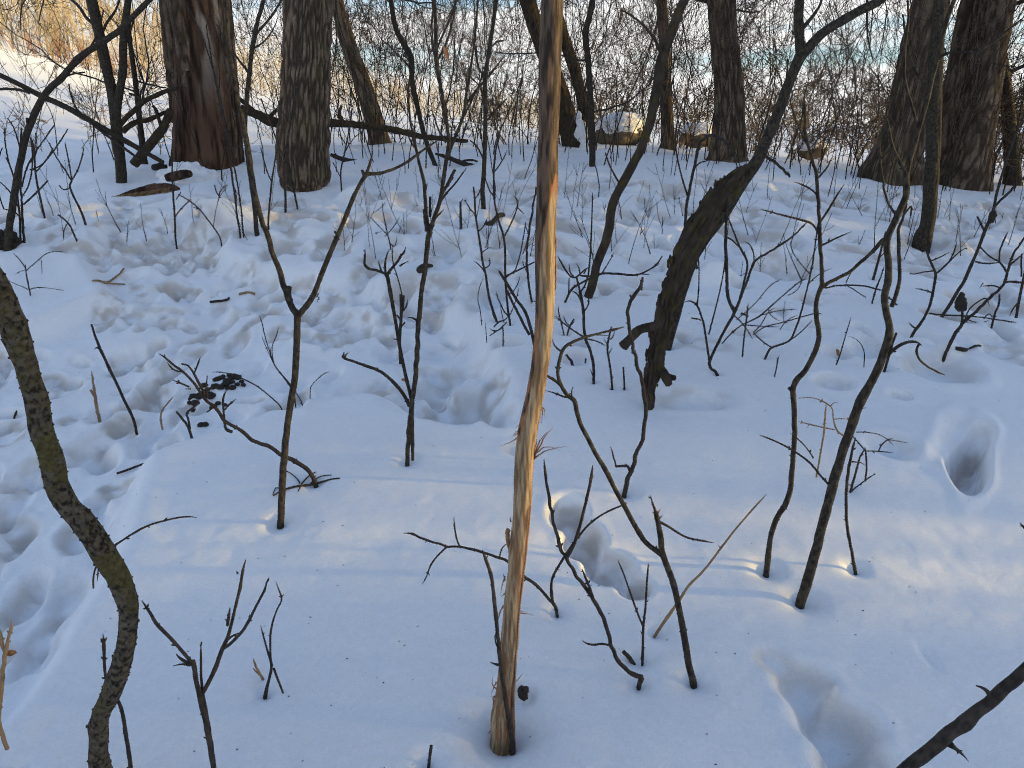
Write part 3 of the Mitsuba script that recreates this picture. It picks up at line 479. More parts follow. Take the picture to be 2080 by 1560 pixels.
p.stem('1727,1000,5 1735,970,5 1745,935,4 1757,910,4'); p.branch('1729,998,4 1745,985,3 1778,962,3', '1757,978,4 1760,940,4 1757,908,3', '1757,916,3 1785,917,3 1815,920,2', '1757,916,3 1740,895,3 1725,880,2', '1785,915,3 1800,895,3 1815,890,2', '1740,878,3 1775,880,2 1815,905,2', '1805,893,2 1845,900,2', '1732,990,3 1720,980,2')
p = Plant('feathery_weed', 'fine branching weed with a dead leaf, between the two right foreground stems', 'weed', 'mat_dry', well=.004)
p.stem('1658,970,4 1664,935,4 1672,890,4 1675,860,4 1678,820,3'); p.branch('1720,888,4 1698,870,4 1693,853,3 1690,830,3 1676,818,3 1650,808,2 1622,810,2', '1688,824,3 1695,818,2 1703,818,2', '1696,873,3 1670,868,3 1645,862,3 1622,856,2', '1645,862,2 1636,872,2', '1694,852,3 1710,850,2 1722,852,2', out=.05)
leaf((1722, 853), 2.32, .014, (.9, .6, .5), 4, 'curled tan leaf on the weed between the right foreground stems')

p = Plant('near_branch', 'thick dark bare branch slanting into the lower right corner, close to the camera', 'branch', 'mat_twig', Y=1.0, well=0)
p.stem('1760,1640,24 1830,1572,27 1885,1525,28 1930,1490,30 1975,1455,28 2020,1418,27 2055,1385,26 2090,1352,25 2200,1250,22 2330,1130,18')
p.branch('2014,1420,12 2008,1408,10 2000,1400,9 1983,1393,9', '1930,1512,16 1940,1520,10 1952,1530,6 1966,1546,3', out=0)
p = Plant('twig_tip', 'reddish twig end poking in at the right edge above the near branch', 'twig', 'mat_twig', Y=1.75, well=0); p.stem('2110,1090,6 2085,1075,6 2071,1063,6', rooted=False)
p = Plant('broken_stub', 'thin stalk poking out of the snow at the bottom of the picture', 'twig', 'mat_twig', Y=1.36); p.stem('869,1580,9 872,1545,8 876,1515,8')

# dark droppings scattered on the trail
r_ = np.random.default_rng(12)
for x, y in ((378, 772), (384, 780), (390, 775), (396, 768), (402, 761), (381, 760), (387, 765), (404, 766), (410, 757), (416, 752), (412, 763), (420, 757), (426, 752), (419, 764), (432, 750), (409, 750), (424, 760), (441, 749), (436, 734), (440, 728), (445, 733), (434, 739), (452, 744), (458, 738), (463, 733), (456, 747), (468, 738), (465, 746), (472, 731), (478, 729), (484, 734), (488, 737), (470, 725), (462, 727), (476, 740), (480, 726), (417, 783), (424, 779), (430, 776), (436, 779), (428, 783), (452, 782), (407, 818), (402, 821), (446, 726), (461, 740)):
    c = hit(x + r_.normal(0, 1), y + r_.normal(0, 1))
    LAID.append(('dropping', blob((0, 0, 0), .019 * r_.uniform(.7, 1.3), int(x + y), 2, .35, 1.6, (1.1, .9, .7)), c))

# ------------------------------------------------------------------ plants of the middle distance
def M(name, label, stems, branches=(), cat='shrub', mat='mat_twig', group=None, out=None, **k):
    p = Plant(name, label, cat, mat, group=group, **k)
    if cat != 'tree': thin = lambda s: re.sub(r',([\d.]+)(?= |$)', lambda q: f',{float(q.group(1)) * .72:.2f}', s)
    else: thin = lambda s: s
    for i, s in enumerate(stems): p.stem(thin(s), out=0 if i == 0 else p.rng.uniform(-.1, .1))
    p.branch(*map(thin, branches), out=out); return p
p = Plant('leaning_dead_tree', 'rough dark dead trunk leaning right, broken off at the top, right of centre', 'tree', 'mat_mossy', foot=(1318, 812), well=.05, lean=.15)
P = p.points('1316,825,26 1319,800,30 1326,760,36 1334,715,39 1342,670,42 1352,630,44 1366,585,47 1382,540,50 1400,500,54 1422,460,58 1448,422,60 1476,385,56 1500,358,46 1518,345,32 1524,342,22')
P[0, 2] -= .12; P[:, 3] *= 1 + .16 * (meshkit.noise(np.stack([np.arange(len(P)) * .9, P[:, 0] * 0, P[:, 0] * 0], 1), 4) - .4); wells.append((P[0, 0], P[0, 1], .16, .05))
part(p.key, 'trunk', rugged(P, 72, .010, .018, .016, 33, .0), 'mat_mossy')
r_ = np.random.default_rng(33); bits = []
for k in range(160):                                                     # loose curls of bark and moss on the upper side
    i = int(r_.integers(1, len(P) - 2)); t = r_.random(); c = P[i] * (1 - t) + P[i + 1] * t; a = r_.uniform(0, 6.3)
    bits.append(blob(c[:3] + c[3] * .93 * np.array([math.cos(a), .8 * math.sin(a), .35 * math.cos(a * 2)]), r_.uniform(.004, .013), k, 1, .6, 2, (.8, .8, 1.9)))
part(p.key, 'loose_bark', join(bits), 'mat_mossy', smooth=False, kind='stuff')
p.branch('1340,660,22 1322,664,22 1306,667,20 1292,675,20 1278,690,20 1266,703,24', '1335,740,22 1346,757,20 1355,772,20 1360,782,16', '1350,762,14 1362,766,14 1372,768,12', out=-.5, name='stub')
p.stem('1310,806,14 1316,818,16 1322,832,14 1330,838,8', rooted=False, out=-.2, name='root', mat='mat_black')
p2 = Plant('leaning_sapling', 'smooth dark live stem growing up along the leaning dead trunk and forking above it', 'tree', 'mat_stem', foot=(1357, 700), lean=.12)
p2.stem('1357,702,18 1366,668,20 1378,620,21 1391,575,22 1406,530,23 1428,490,25 1458,450,26 1486,408,27 1504,378,26 1526,345,26 1543,318,26 1556,285,25 1572,250,24 1588,210,23 1602,170,23 1616,135,24 1629,108,28', name='trunk')
p2.branch('1629,112,24 1625,80,22 1622,40,21 1624,0,20 1628,-100,18 1630,-260,14', '1632,108,24 1648,90,22 1668,70,21 1690,55,20 1715,40,20 1745,22,19 1775,8,19 1800,-8,18 1860,-60,16 1950,-160,12', out=.15, name='limb')
p2.branch('1628,60,10 1645,40,8 1660,20,6 1672,-10,5', '1622,75,8 1610,65,6', '1640,92,6 1655,93,5', '1545,310,7 1580,335,6 1605,360,5', '1570,255,5 1592,190,4 1600,120,4')
M('drooping_branch_shrub', 'bowed shoot hooking over at the top of the leaning dead trunk', ['1420,560,9 1400,500,9 1392,450,9 1398,400,9 1410,340,9 1420,295,10 1432,280,10 1450,275,10 1470,285,10 1484,300,9 1490,318,7'], ['1398,400,6 1380,340,5 1372,280,5 1380,230,4 1390,195,4', '1410,340,5 1425,330,4 1450,322,3'])

M('curved_tree', 'slender curving tree with a mossy lower trunk, between the peeled trunk and the leaning trunk', ['1197,596,20 1205,565,20 1215,535,20 1228,500,21 1238,465,21 1240,435,20 1247,405,20 1262,375,20 1282,340,20 1300,305,20 1315,265,20 1328,220,21 1338,170,22 1346,120,22 1358,85,22 1372,45,21 1386,10,20 1400,-40,18 1420,-150,16'],
  ['1345,125,9 1330,80,7 1300,45,5 1260,20,4', '1262,375,5 1245,350,4 1230,310,3', '1328,220,6 1350,200,5 1368,160,4', '1205,562,5 1180,560,4'], 'tree', 'mat_mossy')
M('broken_branch_twig', 'long bare twig reaching from the curving tree towards the leaning trunk', ['1147,618,7 1152,605,7 1161,588,7 1178,576,7 1200,565,7 1222,556,7 1250,556,7 1289,559,6 1315,550,5 1330,540,5 1345,520,4'], ['1222,556,5 1235,535,4 1248,512,3', '1300,556,4 1320,558,3', '1155,600,5 1156,565,4', '1325,545,3 1340,535,3'], 'twig', well=0)
M('candelabra_shrub', 'upright shrub with a candelabra of stubby buds, right of the peeled trunk', ['1206,771,9 1205,740,9 1198,710,9 1190,690,9 1186,665,9 1185,630,9 1181,605,9 1178,592,10'], ['1178,592,7 1174,575,7 1171,563,7', '1171,563,6 1160,562,5 1150,550,5 1141,535,5 1133,520,5', '1171,563,6 1180,555,5 1188,548,5 1197,542,5', '1165,562,5 1157,548,4 1156,535,4', '1178,560,5 1176,545,4 1170,535,4', '1186,556,4 1192,545,4', '1178,594,6 1190,575,6 1196,550,6 1200,500,6 1202,450,5 1204,390,4', '1188,630,5 1196,610,5 1193,604,4', '1205,764,5 1199,750,4', '1188,686,5 1160,668,5 1128,642,4', '1190,688,5 1210,692,4 1230,704,4', '1183,620,5 1172,598,5 1160,590,3'])
M('budded_shoot', 'short stiff budded shoot left of the foot of the leaning trunk', ['1243,780,7 1240,750,7 1235,720,7 1234,700,7 1238,680,6 1242,664,5'], ['1236,705,5 1230,700,4', '1240,690,5 1246,682,4 1248,672,3', '1234,700,4 1226,688,3', '1237,718,4 1244,706,4'])
M('broken_stub', 'short straight stub beside the budded shoot near the leaning trunk', ['1268,779,6 1267,760,6 1266,746,6'], cat='twig')
M('broken_stub', 'two-pronged stub pair in the hollow right of the peeled trunk', ['1162,737,9 1157,728,8 1151,720,6'], ['1189,737,5 1190,728,6'], cat='twig', well=0)
M('budded_shoot', 'low V-shaped shoot behind the peeled trunk on its right', ['1153,677,6 1158,662,6 1166,648,5', '1145,677,5 1140,655,5 1136,640,4 1134,622,4'], ['1158,662,4 1150,655,4 1145,640,3', '1160,660,4 1168,652,3'])
M('bare_shrub', 'two-armed dark shrub whose base is hidden by the peeled trunk', ['1086,704,10 1080,675,10 1073,650,10 1062,625,9 1050,610,9 1038,590,9 1027,572,9 1015,552,7'], ['1075,680,9 1062,655,8 1050,632,8 1040,612,8 1030,590,7', '1024,566,6 1040,555,5 1060,545,5 1090,530,4', '1015,553,5 1012,549,4'], Y=3.6)
M('bare_shrub', 'tall thin shrub with knobbly twigs, second left of the peeled trunk', ['1036,656,7 1032,630,7 1028,590,7 1026,550,7 1026,515,7 1023,482,7 1012,445,6 1004,405,6 1003,360,6 1004,330,6 1010,290,5 1020,250,4'], ['1034,646,5 1022,628,5 1013,610,4 1008,592,3', '1023,482,5 1040,450,5 1052,415,4 1040,395,3', '1050,420,4 1065,435,4', '1028,560,5 1048,545,4 1060,500,4 1068,450,3', '1004,400,5 990,375,4 985,350,3', '1003,350,4 1018,330,4 1030,305,3', '1030,600,4 1050,580,3 1056,562,3', '1036,640,4 1046,615,3 1054,585,3'])
M('bare_shrub', 'thin shrub with short side twigs, third left of the peeled trunk', ['1008,650,8 1001,630,8 995,610,8 991,590,7 987,560,7 980,530,7 976,500,7 971,470,6 966,437,6 964,400,6 962,380,5'], ['987,558,5 975,540,4 962,530,3', '985,545,4 995,535,4 993,522,3', '978,515,4 990,505,3 998,502,3', '966,437,4 952,420,4 944,406,3', '971,470,4 985,455,4 990,440,3', '964,405,4 976,385,4 980,370,3'])
M('fallen_twig_tangle', 'small tangle of thorny twigs on the snow, left of the peeled trunk', ['1022,700,5 1022,680,5 1021,662,5'], ['1021,664,4 1005,672,4 994,667,3', '1003,664,5 1014,654,5 1025,650,4 1033,640,3', '1010,655,4 1002,640,4 998,626,3', '1021,662,4 1030,655,3', '1024,655,4 1020,640,3 1016,620,3', '994,682,3 1010,672,3 1030,652,3'], well=.0)
M('thin_stalk', 'hair-thin stalk left of the thin knobbly shrubs, centre', ['978,653,3 976,635,3 971,610,3 974,585,3 982,565,2'], cat='twig', well=0); M('thin_stalk', 'tiny stalk left of the tangle of thorny twigs', ['988,684,3 987,670,3 986,656,3'], cat='twig', well=0)
M('straight_pole_sapling', 'thin straight sapling just left of the peeled trunk, leaning slightly right', ['1079,608,7 1074,575,7 1070,535,7 1072,490,7 1078,450,7 1083,420,6 1090,380,5'], ['1073,560,3 1060,530,3', '1075,480,3 1066,455,3'], 'sapling')
M('bare_tree', 'thin bare tree with a kinked trunk behind the shrubs left of the peeled trunk', ['982,416,11 980,390,11 983,345,10 985,300,10 986,250,10 986,200,10 985,165,10 992,110,9 1000,60,9 1008,0,9 1016,-80,8'], ['987,160,6 970,130,5 965,90,4', '985,250,5 1010,220,4 1030,200,3', '983,330,4 970,300,4 955,285,3', '990,115,5 1010,85,4 1024,83,4', '986,200,4 965,165,3 940,150,3'], 'tree', 'mat_stem')
M('upright_stub', 'short dark upright stub left of the thin shrubs, centre', ['937,470,7 936,440,7 935,410,7'], ['936,412,4 940,405,3'], cat='twig')
p = Plant('fallen_stick', 'short thick stick lying on the lumpy snow, centre, left of the thin shrubs', 'stick', 'mat_twig', well=0); p.lie('990,458,10 1005,448,10 1022,436,10', lift=.02)
M('brushy_twig', 'fan of fine twigs behind the double-stemmed shrub', ['792,495,4 786,470,4 778,430,3 776,410,2'], ['788,478,3 770,460,3 752,440,2', '782,480,3 800,460,3 812,440,2', '790,490,3 800,500,3 806,480,2', '775,470,2 760,475,2'], well=0)
M('thin_stalk', 'thin forked stalk standing behind the top of the left fork of the double-stemmed shrub', ['815,592,4 808,565,4 800,540,4 797,500,3'], ['806,560,3 800,555,3'], cat='twig', well=0)
p = Plant('debris_chip', 'dark chip of bark on the snow behind the double-stemmed shrub', 'bark', 'mat_twig', well=0); p.lie('852,556,14 862,548,12 878,540,6', lift=.02)
M('hair_stem_cluster', 'thin double-stalked twigs in the trampled snow left of the Y-forked sapling base', ['590,786,4 575,765,4 560,745,4 548,715,3 540,690,3 533,660,3 527,640,2', '608,808,3 585,775,3 560,745,3 545,715,2 531,682,2'], ['556,735,3 554,700,3 562,680,3 566,663,2', '558,740,3 551,725,3 548,700,2'], well=0)
M('arched_stalk', 'thin stalk arching down right of the dark droppings', ['563,818,4 548,805,4 530,790,4 505,775,4 475,762,3 450,756,3 430,756,2'], cat='twig', well=0)
M('arched_stalk', 'thin stalk arching over the mound edge right of the Y-forked sapling stem', ['630,799,3 632,785,3 645,770,3 660,758,3 670,755,2'], cat='twig', well=0)
M('forked_weed', 'little three-armed weed on the smooth snow at far left', ['62,600,4 58,580,4 54,560,4 52,545,3 52,536,3'], ['53,550,3 70,535,3 90,518,3 110,511,2 130,512,2', '53,548,3 42,530,3 26,514,2', '84,528,2 85,545,2 85,558,2', '60,588,3 80,584,3 105,586,2 130,590,2', '57,588,3 35,578,2 15,570,2', '52,548,2 40,552,2 30,558,2'], cat='weed', well=0)
p = Plant('fallen_twig', 'forked thin twig lying on the smooth snow at left', 'twig', 'mat_dry', well=0); p.lie('189,575,3 210,560,4 230,545,4 249,529,3', '208,560,3 228,555,3 250,554,3', lift=.02)
p = Plant('fallen_twig', 'bent dark twig lying on the snow upper left of the Y fork', 'twig', 'mat_twig', well=0); p.lie('421,578,5 440,576,5 455,574,5 460,569,4', lift=.015)
p = Plant('fallen_twig', 'short straight brown twig lying left of the Y fork', 'twig', 'mat_dry', well=0); p.lie('481,564,5 498,560,5 513,558,5', lift=.015)
p = Plant('fallen_twig', 'curled dark twig at the far left edge in the trampled snow', 'twig', 'mat_twig', well=0); p.lie('14,803,4 20,796,4 30,791,3', lift=.01)
p = Plant('fallen_twig', 'lone thin twig on the trail beside the short V-shaped twig', 'twig', 'mat_dry', well=0); p.stem('331,832,4 340,820,4 352,806,3')

# right of the leaning trunk
M('bare_shrub', 'leafless shrub with two bowed stems from one foot, right of the leaning trunk', ['1454,756,9 1444,748,9 1441,735,10 1448,718,9 1461,692,9 1475,665,9 1489,641,10 1502,610,8 1515,577,8 1531,534,8 1552,518,7 1582,500,7 1610,480,6 1640,450,5'], ['1490,640,10 1491,631,10 1482,615,10 1477,590,10 1476,550,10 1474,500,10 1475,455,9 1478,420,8 1485,390,6', '1494,632,8 1504,605,8 1512,570,7 1516,527,7 1508,512,6 1501,498,6 1490,470,5 1478,440,5', '1516,525,6 1500,500,5 1470,480,5', '1441,735,7 1436,700,7 1430,661,7 1424,640,6 1414,618,6 1404,612,5 1390,614,4', '1505,637,8 1515,640,6 1520,643,5', '1416,620,5 1420,560,4 1418,520,4', '1404,646,4 1416,648,5 1424,650,4', '1531,534,4 1525,500,4 1512,490,3'])
M('bowed_shoot', 'long thin shoot bowing out to the right behind the bowed shrub', ['1557,722,7 1568,706,7 1585,700,7 1600,694,6 1615,670,6 1624,645,6 1635,605,5 1646,557,5 1652,525,5 1656,495,4 1662,450,4', ], ['1590,700,4 1620,680,4 1650,650,3', '1568,706,4 1545,690,4 1530,675,4', '1646,557,4 1630,540,3 1612,515,3 1605,490,3', '1640,580,3 1660,560,3 1690,545,2'])
M('fallen_branch_tangle', 'sprawl of fine fallen twigs between the bowed shrub and the zigzag stem', ['1508,724,5 1511,690,5 1516,650,5 1520,615,4'], ['1467,698,4 1500,665,4 1548,638,5 1585,605,4 1622,574,4 1640,566,3', '1530,680,4 1560,662,4 1600,652,4 1649,638,4 1672,638,3', '1490,640,4 1510,660,4 1529,690,3', '1530,675,4 1545,660,3 1560,635,3 1575,625,3', '1584,670,3 1595,655,3 1620,640,3', '1548,640,3 1590,630,3 1620,628,2', '1560,625,3 1566,640,3 1586,652,2', '1600,600,3 1625,580,3 1630,560,3', '1516,660,4 1550,663,3 1582,664,3', '1591,652,2 1592,630,2 1594,612,2', '1495,650,3 1530,620,3 1565,580,3 1590,566,2'], well=0)
leaf((1574, 675), 4.15, .032, (.3, .2, .2), 5, 'reddish brown dead leaf lying in the sprawl of fallen twigs'); leaf((1700, 716), 3.75, .026, (1.3, 1.1, .3), 6, 'dark curled dead leaf in a snow hollow at right')
M('thin_stalk', 'straight thin stalk leaning right beside the dark curled leaf', ['1698,744,4 1708,715,4 1718,680,3 1729,644,3'], cat='twig', well=0); M('thin_stalk', 'thin hooked stalk right of the dark curled leaf', ['1754,750,3 1756,725,3 1752,705,3 1740,690,2 1724,683,2'], cat='twig', well=0)
M('thin_stalk', 'short stalk with a seed tip, below the sprawl of fallen twigs', ['1573,766,4 1577,748,4 1580,730,5 1583,722,3'], ['1581,730,3 1576,727,2'], cat='twig', well=0)
M('straight_twig', 'tall straight dark twig behind the bowed shrub', ['1439,682,5 1450,640,5 1460,600,4 1470,550,4 1473,515,3'], cat='twig', well=0)
M('broken_stub', 'dark straight stick in the hollow beside the tallest right foreground stem', ['1797,752,8 1804,728,8 1812,700,8 1821,676,7'], cat='twig')
M('sumac', 'shrub with a dark clustered seed head, right side', ['1919,723,10 1925,708,10 1934,690,10 1949,665,10 1962,650,9 1979,636,9 2005,610,9 2036,581,8 2046,555,8 2053,530,7 2062,510,6 2076,490,6 2090,470,5'], ['1952,660,7 1955,640,7 1953,626,7', '2040,574,8 2052,572,7 2075,574,7 2100,574,6', '2046,555,6 2030,533,6 2010,520,5 1990,500,5', '2030,585,5 2010,580,4 1993,582,3', '1997,575,4 1990,585,3', '2050,540,6 2066,526,5 2080,514,4', '2030,533,5 2034,500,5 2048,470,4', '1960,652,4 1975,622,4 1998,606,4 2010,622,3'])
sm = [k for k in labels if k.startswith('sumac')][0]
for i, (x, y, r) in enumerate(((1951, 626, 7), (1956, 618, 8), (1948, 616, 8), (1952, 608, 8), (1953, 600, 6), (1946, 624, 6), (1957, 626, 6), (1950, 612, 8), (1955, 610, 7))):
    q = at(x, y, hit(1919, 723)[1]); part(sm, 'seed_cluster', blob(q, r / F * axial(q), i, 2, .5, 2.5), 'mat_black', smooth=False, label='dark fuzzy seed head' if i == 0 else None)
M('bare_shrub', 'shrub with opposite curved twigs, left of the dark seed head', ['1851,686,9 1858,672,9 1868,660,8 1880,640,8 1888,622,8 1895,594,8 1899,570,8 1900,555,8 1894,540,7 1888,527,7 1882,510,6 1875,498,5'], ['1900,557,6 1915,545,6 1930,530,5 1945,515,4 1964,503,3', '1890,530,5 1910,522,4 1928,512,3', '1898,550,5 1880,552,4 1865,556,4 1848,555,3', '1894,595,5 1880,590,4 1860,586,3', '1925,535,4 1940,505,4 1944,490,3', '1862,668,5 1850,660,4 1845,654,3'])
M('burled_shrub', 'leaning dark stem with a black burl, far right', ['1915,640,10 1930,618,10 1945,592,10 1959,570,10 1970,545,10 1980,522,9 1990,497,9 2000,470,10 2010,448,10 2018,425,8 2024,395,8 2035,355,7 2050,310,6 2065,270,6 2082,230,5'], ['2020,420,7 2050,390,7 2080,360,6 2110,320,5', '1981,531,5 2000,535,5 2030,532,4', '2000,470,6 1990,450,6 1985,440,5', '1962,565,4 1955,572,3'])
q = at(2016, 440, hit(1915, 640)[1]); part([k for k in labels if k.startswith('burled')][0], 'burl', blob(q, .03, 7, 3, .45, 2, (.7, .7, 1.3)), 'mat_black', smooth=False, label='black burl')
M('fallen_branch_tangle', 'thin dead branch lying level above the snow below the seed head', ['2016,657,6 2020,640,6 2028,620,6 2030,598,5'], ['1888,636,5 1915,640,5 1952,641,5 1990,644,4 2030,650,4 2066,655,3', '1960,645,3 1990,655,3 2010,650,3', '1998,648,4 2010,638,3 2016,650,3'], well=0)
M('straight_twig', 'upright dark twig near the right edge below the burled stem', ['2065,640,8 2068,620,8 2073,595,8 2078,570,7 2084,540,6'], ['2068,615,5 2060,625,4 2050,642,3'], cat='twig')
M('straight_twig', 'right-edge twig, short and nearly vertical behind the seed-head shrub', ['2075,555,5 2074,535,5 2076,515,4'], cat='twig', well=0)
p = Plant('fallen_stick', 'short dark stick lying on the snow right of the seed-head shrub', 'stick', 'mat_black', well=0); p.lie('1939,722,8 1952,722,9 1962,716,6', '1968,712,4 1980,707,5 1992,702,4', lift=.012)
M('straight_twig', 'slim dark twig leaning right behind the tallest right foreground stem', ['1772,575,8 1778,550,8 1785,525,7 1793,495,6 1800,470,5'], ['1785,525,4 1800,510,4'], cat='twig')
M('fine_twig_fan', 'fan of thin crossing twigs left of the tallest right foreground stem at mid height', ['1770,622,5 1780,585,5 1790,560,4 1796,540,3', '1792,622,5 1796,590,4 1800,560,4'], ['1676,585,5 1720,579,5 1760,582,5 1790,590,4', '1720,580,3 1745,595,3 1760,605,3', '1828,628,5 1815,612,5 1800,600,3', '1718,575,3 1728,555,3 1740,535,3'], well=0)

# ------------------------------------------------------------------ trees of the background
def grow(rng, p0, d, L, r, lev, acc, kids=6, up=.05, wob=.16, spread=.9, rend=.35, kl=.55, minr=.0028):
    n = max(4, int(L / .11)); n = min(n, 26); st = L / n; d = np.array(d, float); d /= np.linalg.norm(d); P = [np.array(p0, float)]; D = [d]
    W = rng.normal(0, wob, (n, 3)); W[:, 2] += up
    for k in range(n):
        d = d + W[k]; d = d / math.sqrt(d @ d); P.append(P[-1] + d * st); D.append(d)
    R = np.maximum(np.linspace(r, r * rend, n + 1), minr); acc.append((np.array(P), R))
    if lev > 0:
        for k in range(kids):
            t = rng.uniform(.18, 1); i = int(t * n); a = rng.normal(0, 1, 3); a -= a @ D[i] * D[i]; a /= np.linalg.norm(a) + 1e-9
            s = rng.uniform(.6, 1.2) * spread
            grow(rng, P[i], D[i] * math.cos(s) + a * math.sin(s), L * kl * rng.uniform(.5, 1.1) * (1.15 - .5 * t), R[i] * .55, lev - 1, acc, max(2, int(kids * .7)), up, wob, spread, rend, kl, minr)
def tubes(acc): return join([tube(P, R, 8 if R[0] > .02 else 5 if R[0] > .007 else 3, False) for P, R in acc])
def tree(name, label, s, Y=None, mat='mat_bark', ridge=.02, width=.04, sides=120, step=.03, ext=4.0, crown=10, clen=2.2, lean=0.0, limbs=(), seed=1, flare=.12, foot=None, cz=(.35, 1.0), crad=.03, drop=0.0):
    p = Plant(name, label, 'tree', mat, Y=Y, lean=lean, foot=foot, seed=seed)
    P = p.points(s); rng = np.random.default_rng(seed)
    P = np.vstack([[P[0, 0], P[0, 1], P[0, 2] - .25, P[0, 3] * 1.04], P])
    d = P[-1, :3] - P[-2, :3]; d /= np.linalg.norm(d); n0 = len(P)
    for k in range(4):
        d = d + rng.normal(0, .05, 3); d[2] += .08; d /= np.linalg.norm(d); P = np.vstack([P, [*(P[-1, :3] + d * ext / 4), P[-1, 3] * .84]])
    part(p.key, 'trunk', rugged(P, sides, step, ridge, width, seed, flare), mat)
    for l in limbs: p.branch(l, out=rng.uniform(-.3, .3), name='limb')
    acc = []
    C = spline(P, .05); zz = C[:, 2]; lo, hi = zz[0] + (zz[-1] - zz[0]) * cz[0], zz[0] + (zz[-1] - zz[0]) * cz[1]
    for k in range(crown):
        c = C[np.argmin(np.abs(zz - rng.uniform(lo, hi)))]; a = rng.uniform(0, 2 * math.pi)
        grow(rng, c[:3], [math.cos(a), math.sin(a), rng.uniform(-.1, .6) - drop], clen * rng.uniform(.6, 1.2), min(crad, c[3] * .5), 3, acc, 7, up=.02 - drop * .05, kl=.55)
    if acc: part(p.key, 'crown', tubes(acc), 'mat_twig', smooth=False)
    return p
tree('dead_tree', 'thick dead tree with its bark peeling off reddish bare wood, left background', '424,336,138 424,322,132 424,300,128 424,262,126 423,220,122 421,170,119 416,110,117 409,50,121 402,0,124 396,-80,122', mat='mat_deadwood', ridge=.018, width=.05, sides=160, step=.03, crown=5, seed=3, flare=.10)
dt = [k for k in labels if k.startswith('dead_tree')][0]
Yd = hit(424, 336)[1]
def plate(s, Y, thick, seed, mat='mat_bark'):                             # bark still clinging to the dead tree
    px, w = parse(s); rows = []
    return px, w
pd_ = Plant('x', 'x', Y=Yd); del labels['x']; pd_.key = dt
for k, s in enumerate(('364,250,30 366,200,34 364,150,44 360,100,44 356,50,40 350,0,36 346,-80,36', '408,150,30 396,110,34 388,60,40 380,0,44 374,-80,44', '470,150,26 464,100,30 462,50,30 456,0,34 452,-80,34', '398,178,26 400,150,24 404,120,20', '478,318,22 480,290,20 478,250,18 474,210,16 472,150,18', '362,330,12 361,300,12 366,260,12')):
    P = pd_.points(s); c = pd_.points('424,330,130 421,170,119 402,0,124 396,-80,122')
    ax = np.stack([np.interp(P[:, 2], c[:, 2], c[:, q]) for q in range(4)], 1)
    off = np.clip((P[:, 0] - ax[:, 0]) / ax[:, 3], -.96, .96); P[:, 1] = ax[:, 1] - ax[:, 3] * np.sqrt(1 - off ** 2) * .97 + P[:, 3] * .62
    part(dt, 'bark_plate', rugged(P, 40, .03, .016, .035, 40 + k), 'mat_bark', label='dark furrowed bark clinging on' if k == 0 else None)
tree('furrowed_tree', 'big upright tree with grey furrowed bark and a mossy foot, left of centre background', '622,384,88 620,372,100 618,345,108 616,310,108 616,270,106 618,220,103 621,150,100 624,80,99 627,0,98 630,-80,97', ridge=.026, width=.026, sides=220, step=.022, crown=8, seed=5, flare=.0)
tree('forked_tree', 'dark tree forking low into two trunks, left background', '247,370,22 246,350,22 243,320,22 239,285,23 236,250,23 232,210,23 226,178,22 218,145,22 210,110,22 203,75,22 195,40,22 186,0,22 178,-60,20', mat='mat_stem', ridge=.006, width=.03, sides=36, step=.04, crown=6, seed=7, flare=.1, crad=.02, ext=2.5,
     limbs=['236,246,20 238,215,18 244,180,17 250,140,17 250,100,17 252,60,16 258,20,15 264,-40,13 270,-150,10', '205,80,7 215,50,6 235,20,5 245,-10,4', '250,100,6 262,70,5 272,40,4'])
tree('thin_tree', 'slim dark tree just behind the low-forking tree, left background', '290,306,12 288,280,12 283,240,11 279,200,11 273,150,11 266,100,10 261,50,10 258,0,9', Y=10.5, mat='mat_stem', ridge=.003, width=.03, sides=20, crown=7, seed=9, crad=.014, clen=1.6, ext=2.0, cz=(.15, 1))
tree('leaning_tree', 'dark tree leaning left, behind the furrowed tree', '772,300,46 768,275,40 760,245,38 748,205,37 735,165,36 722,130,34 708,90,32 695,45,30 684,0,28 672,-60,27', ridge=.012, width=.035, sides=60, step=.04, crown=5, seed=11)
tree('twin_leaning_tree', 'thick mossy tree leaning left with yellowish sunlit bark, behind the peeled trunk', '1172,296,60 1164,280,46 1154,250,38 1145,215,36 1135,180,35 1120,140,35 1105,100,35 1090,60,34 1077,20,34 1066,-20,33', Y=13.0, mat='mat_mossy', ridge=.015, width=.04, sides=70, step=.05, crown=5, seed=13)
tree('twin_leaning_tree', 'slimmer dark tree leaning left, its foot beside the wedged clump of snow', '1198,292,28 1193,260,25 1186,220,25 1176,175,24 1165,135,24 1152,95,24 1138,50,23 1122,0,22', Y=13.2, mat='mat_mossy', ridge=.01, width=.04, sides=40, step=.05, crown=5, seed=14)
tree('thin_tree', 'slim upright tree right of the two leaning mossy trees, with a kink near the top', '1203,334,14 1203,300,14 1202,250,14 1200,210,13 1197,160,13 1193,110,13 1189,80,13 1190,60,13 1197,35,13 1204,0,13', mat='mat_stem', ridge=.004, width=.03, sides=24, crown=8, seed=15, crad=.014, clen=1.8, ext=2.0, cz=(.2, 1))
tree('thin_tree', 'thin crooked tree with a dark elbow, behind the double-stemmed shrub', '884,337,10 870,300,10 858,262,10 852,235,10 845,205,11 838,170,11 836,135,12 833,112,13 822,92,12 808,68,11 800,40,11 794,0,10', mat='mat_stem', ridge=.003, width=.03, sides=18, crown=8, seed=16, crad=.013, clen=1.6, ext=2.0, cz=(.2, 1))
tree('background_tree', 'straight mid-sized tree behind the curving tree, right of centre', '1357,300,32 1356,270,28 1354,220,26 1352,160,25 1350,100,24 1347,50,24 1344,0,24', Y=12.5, ridge=.009, width=.035, sides=48, step=.05, crown=6, seed=17)
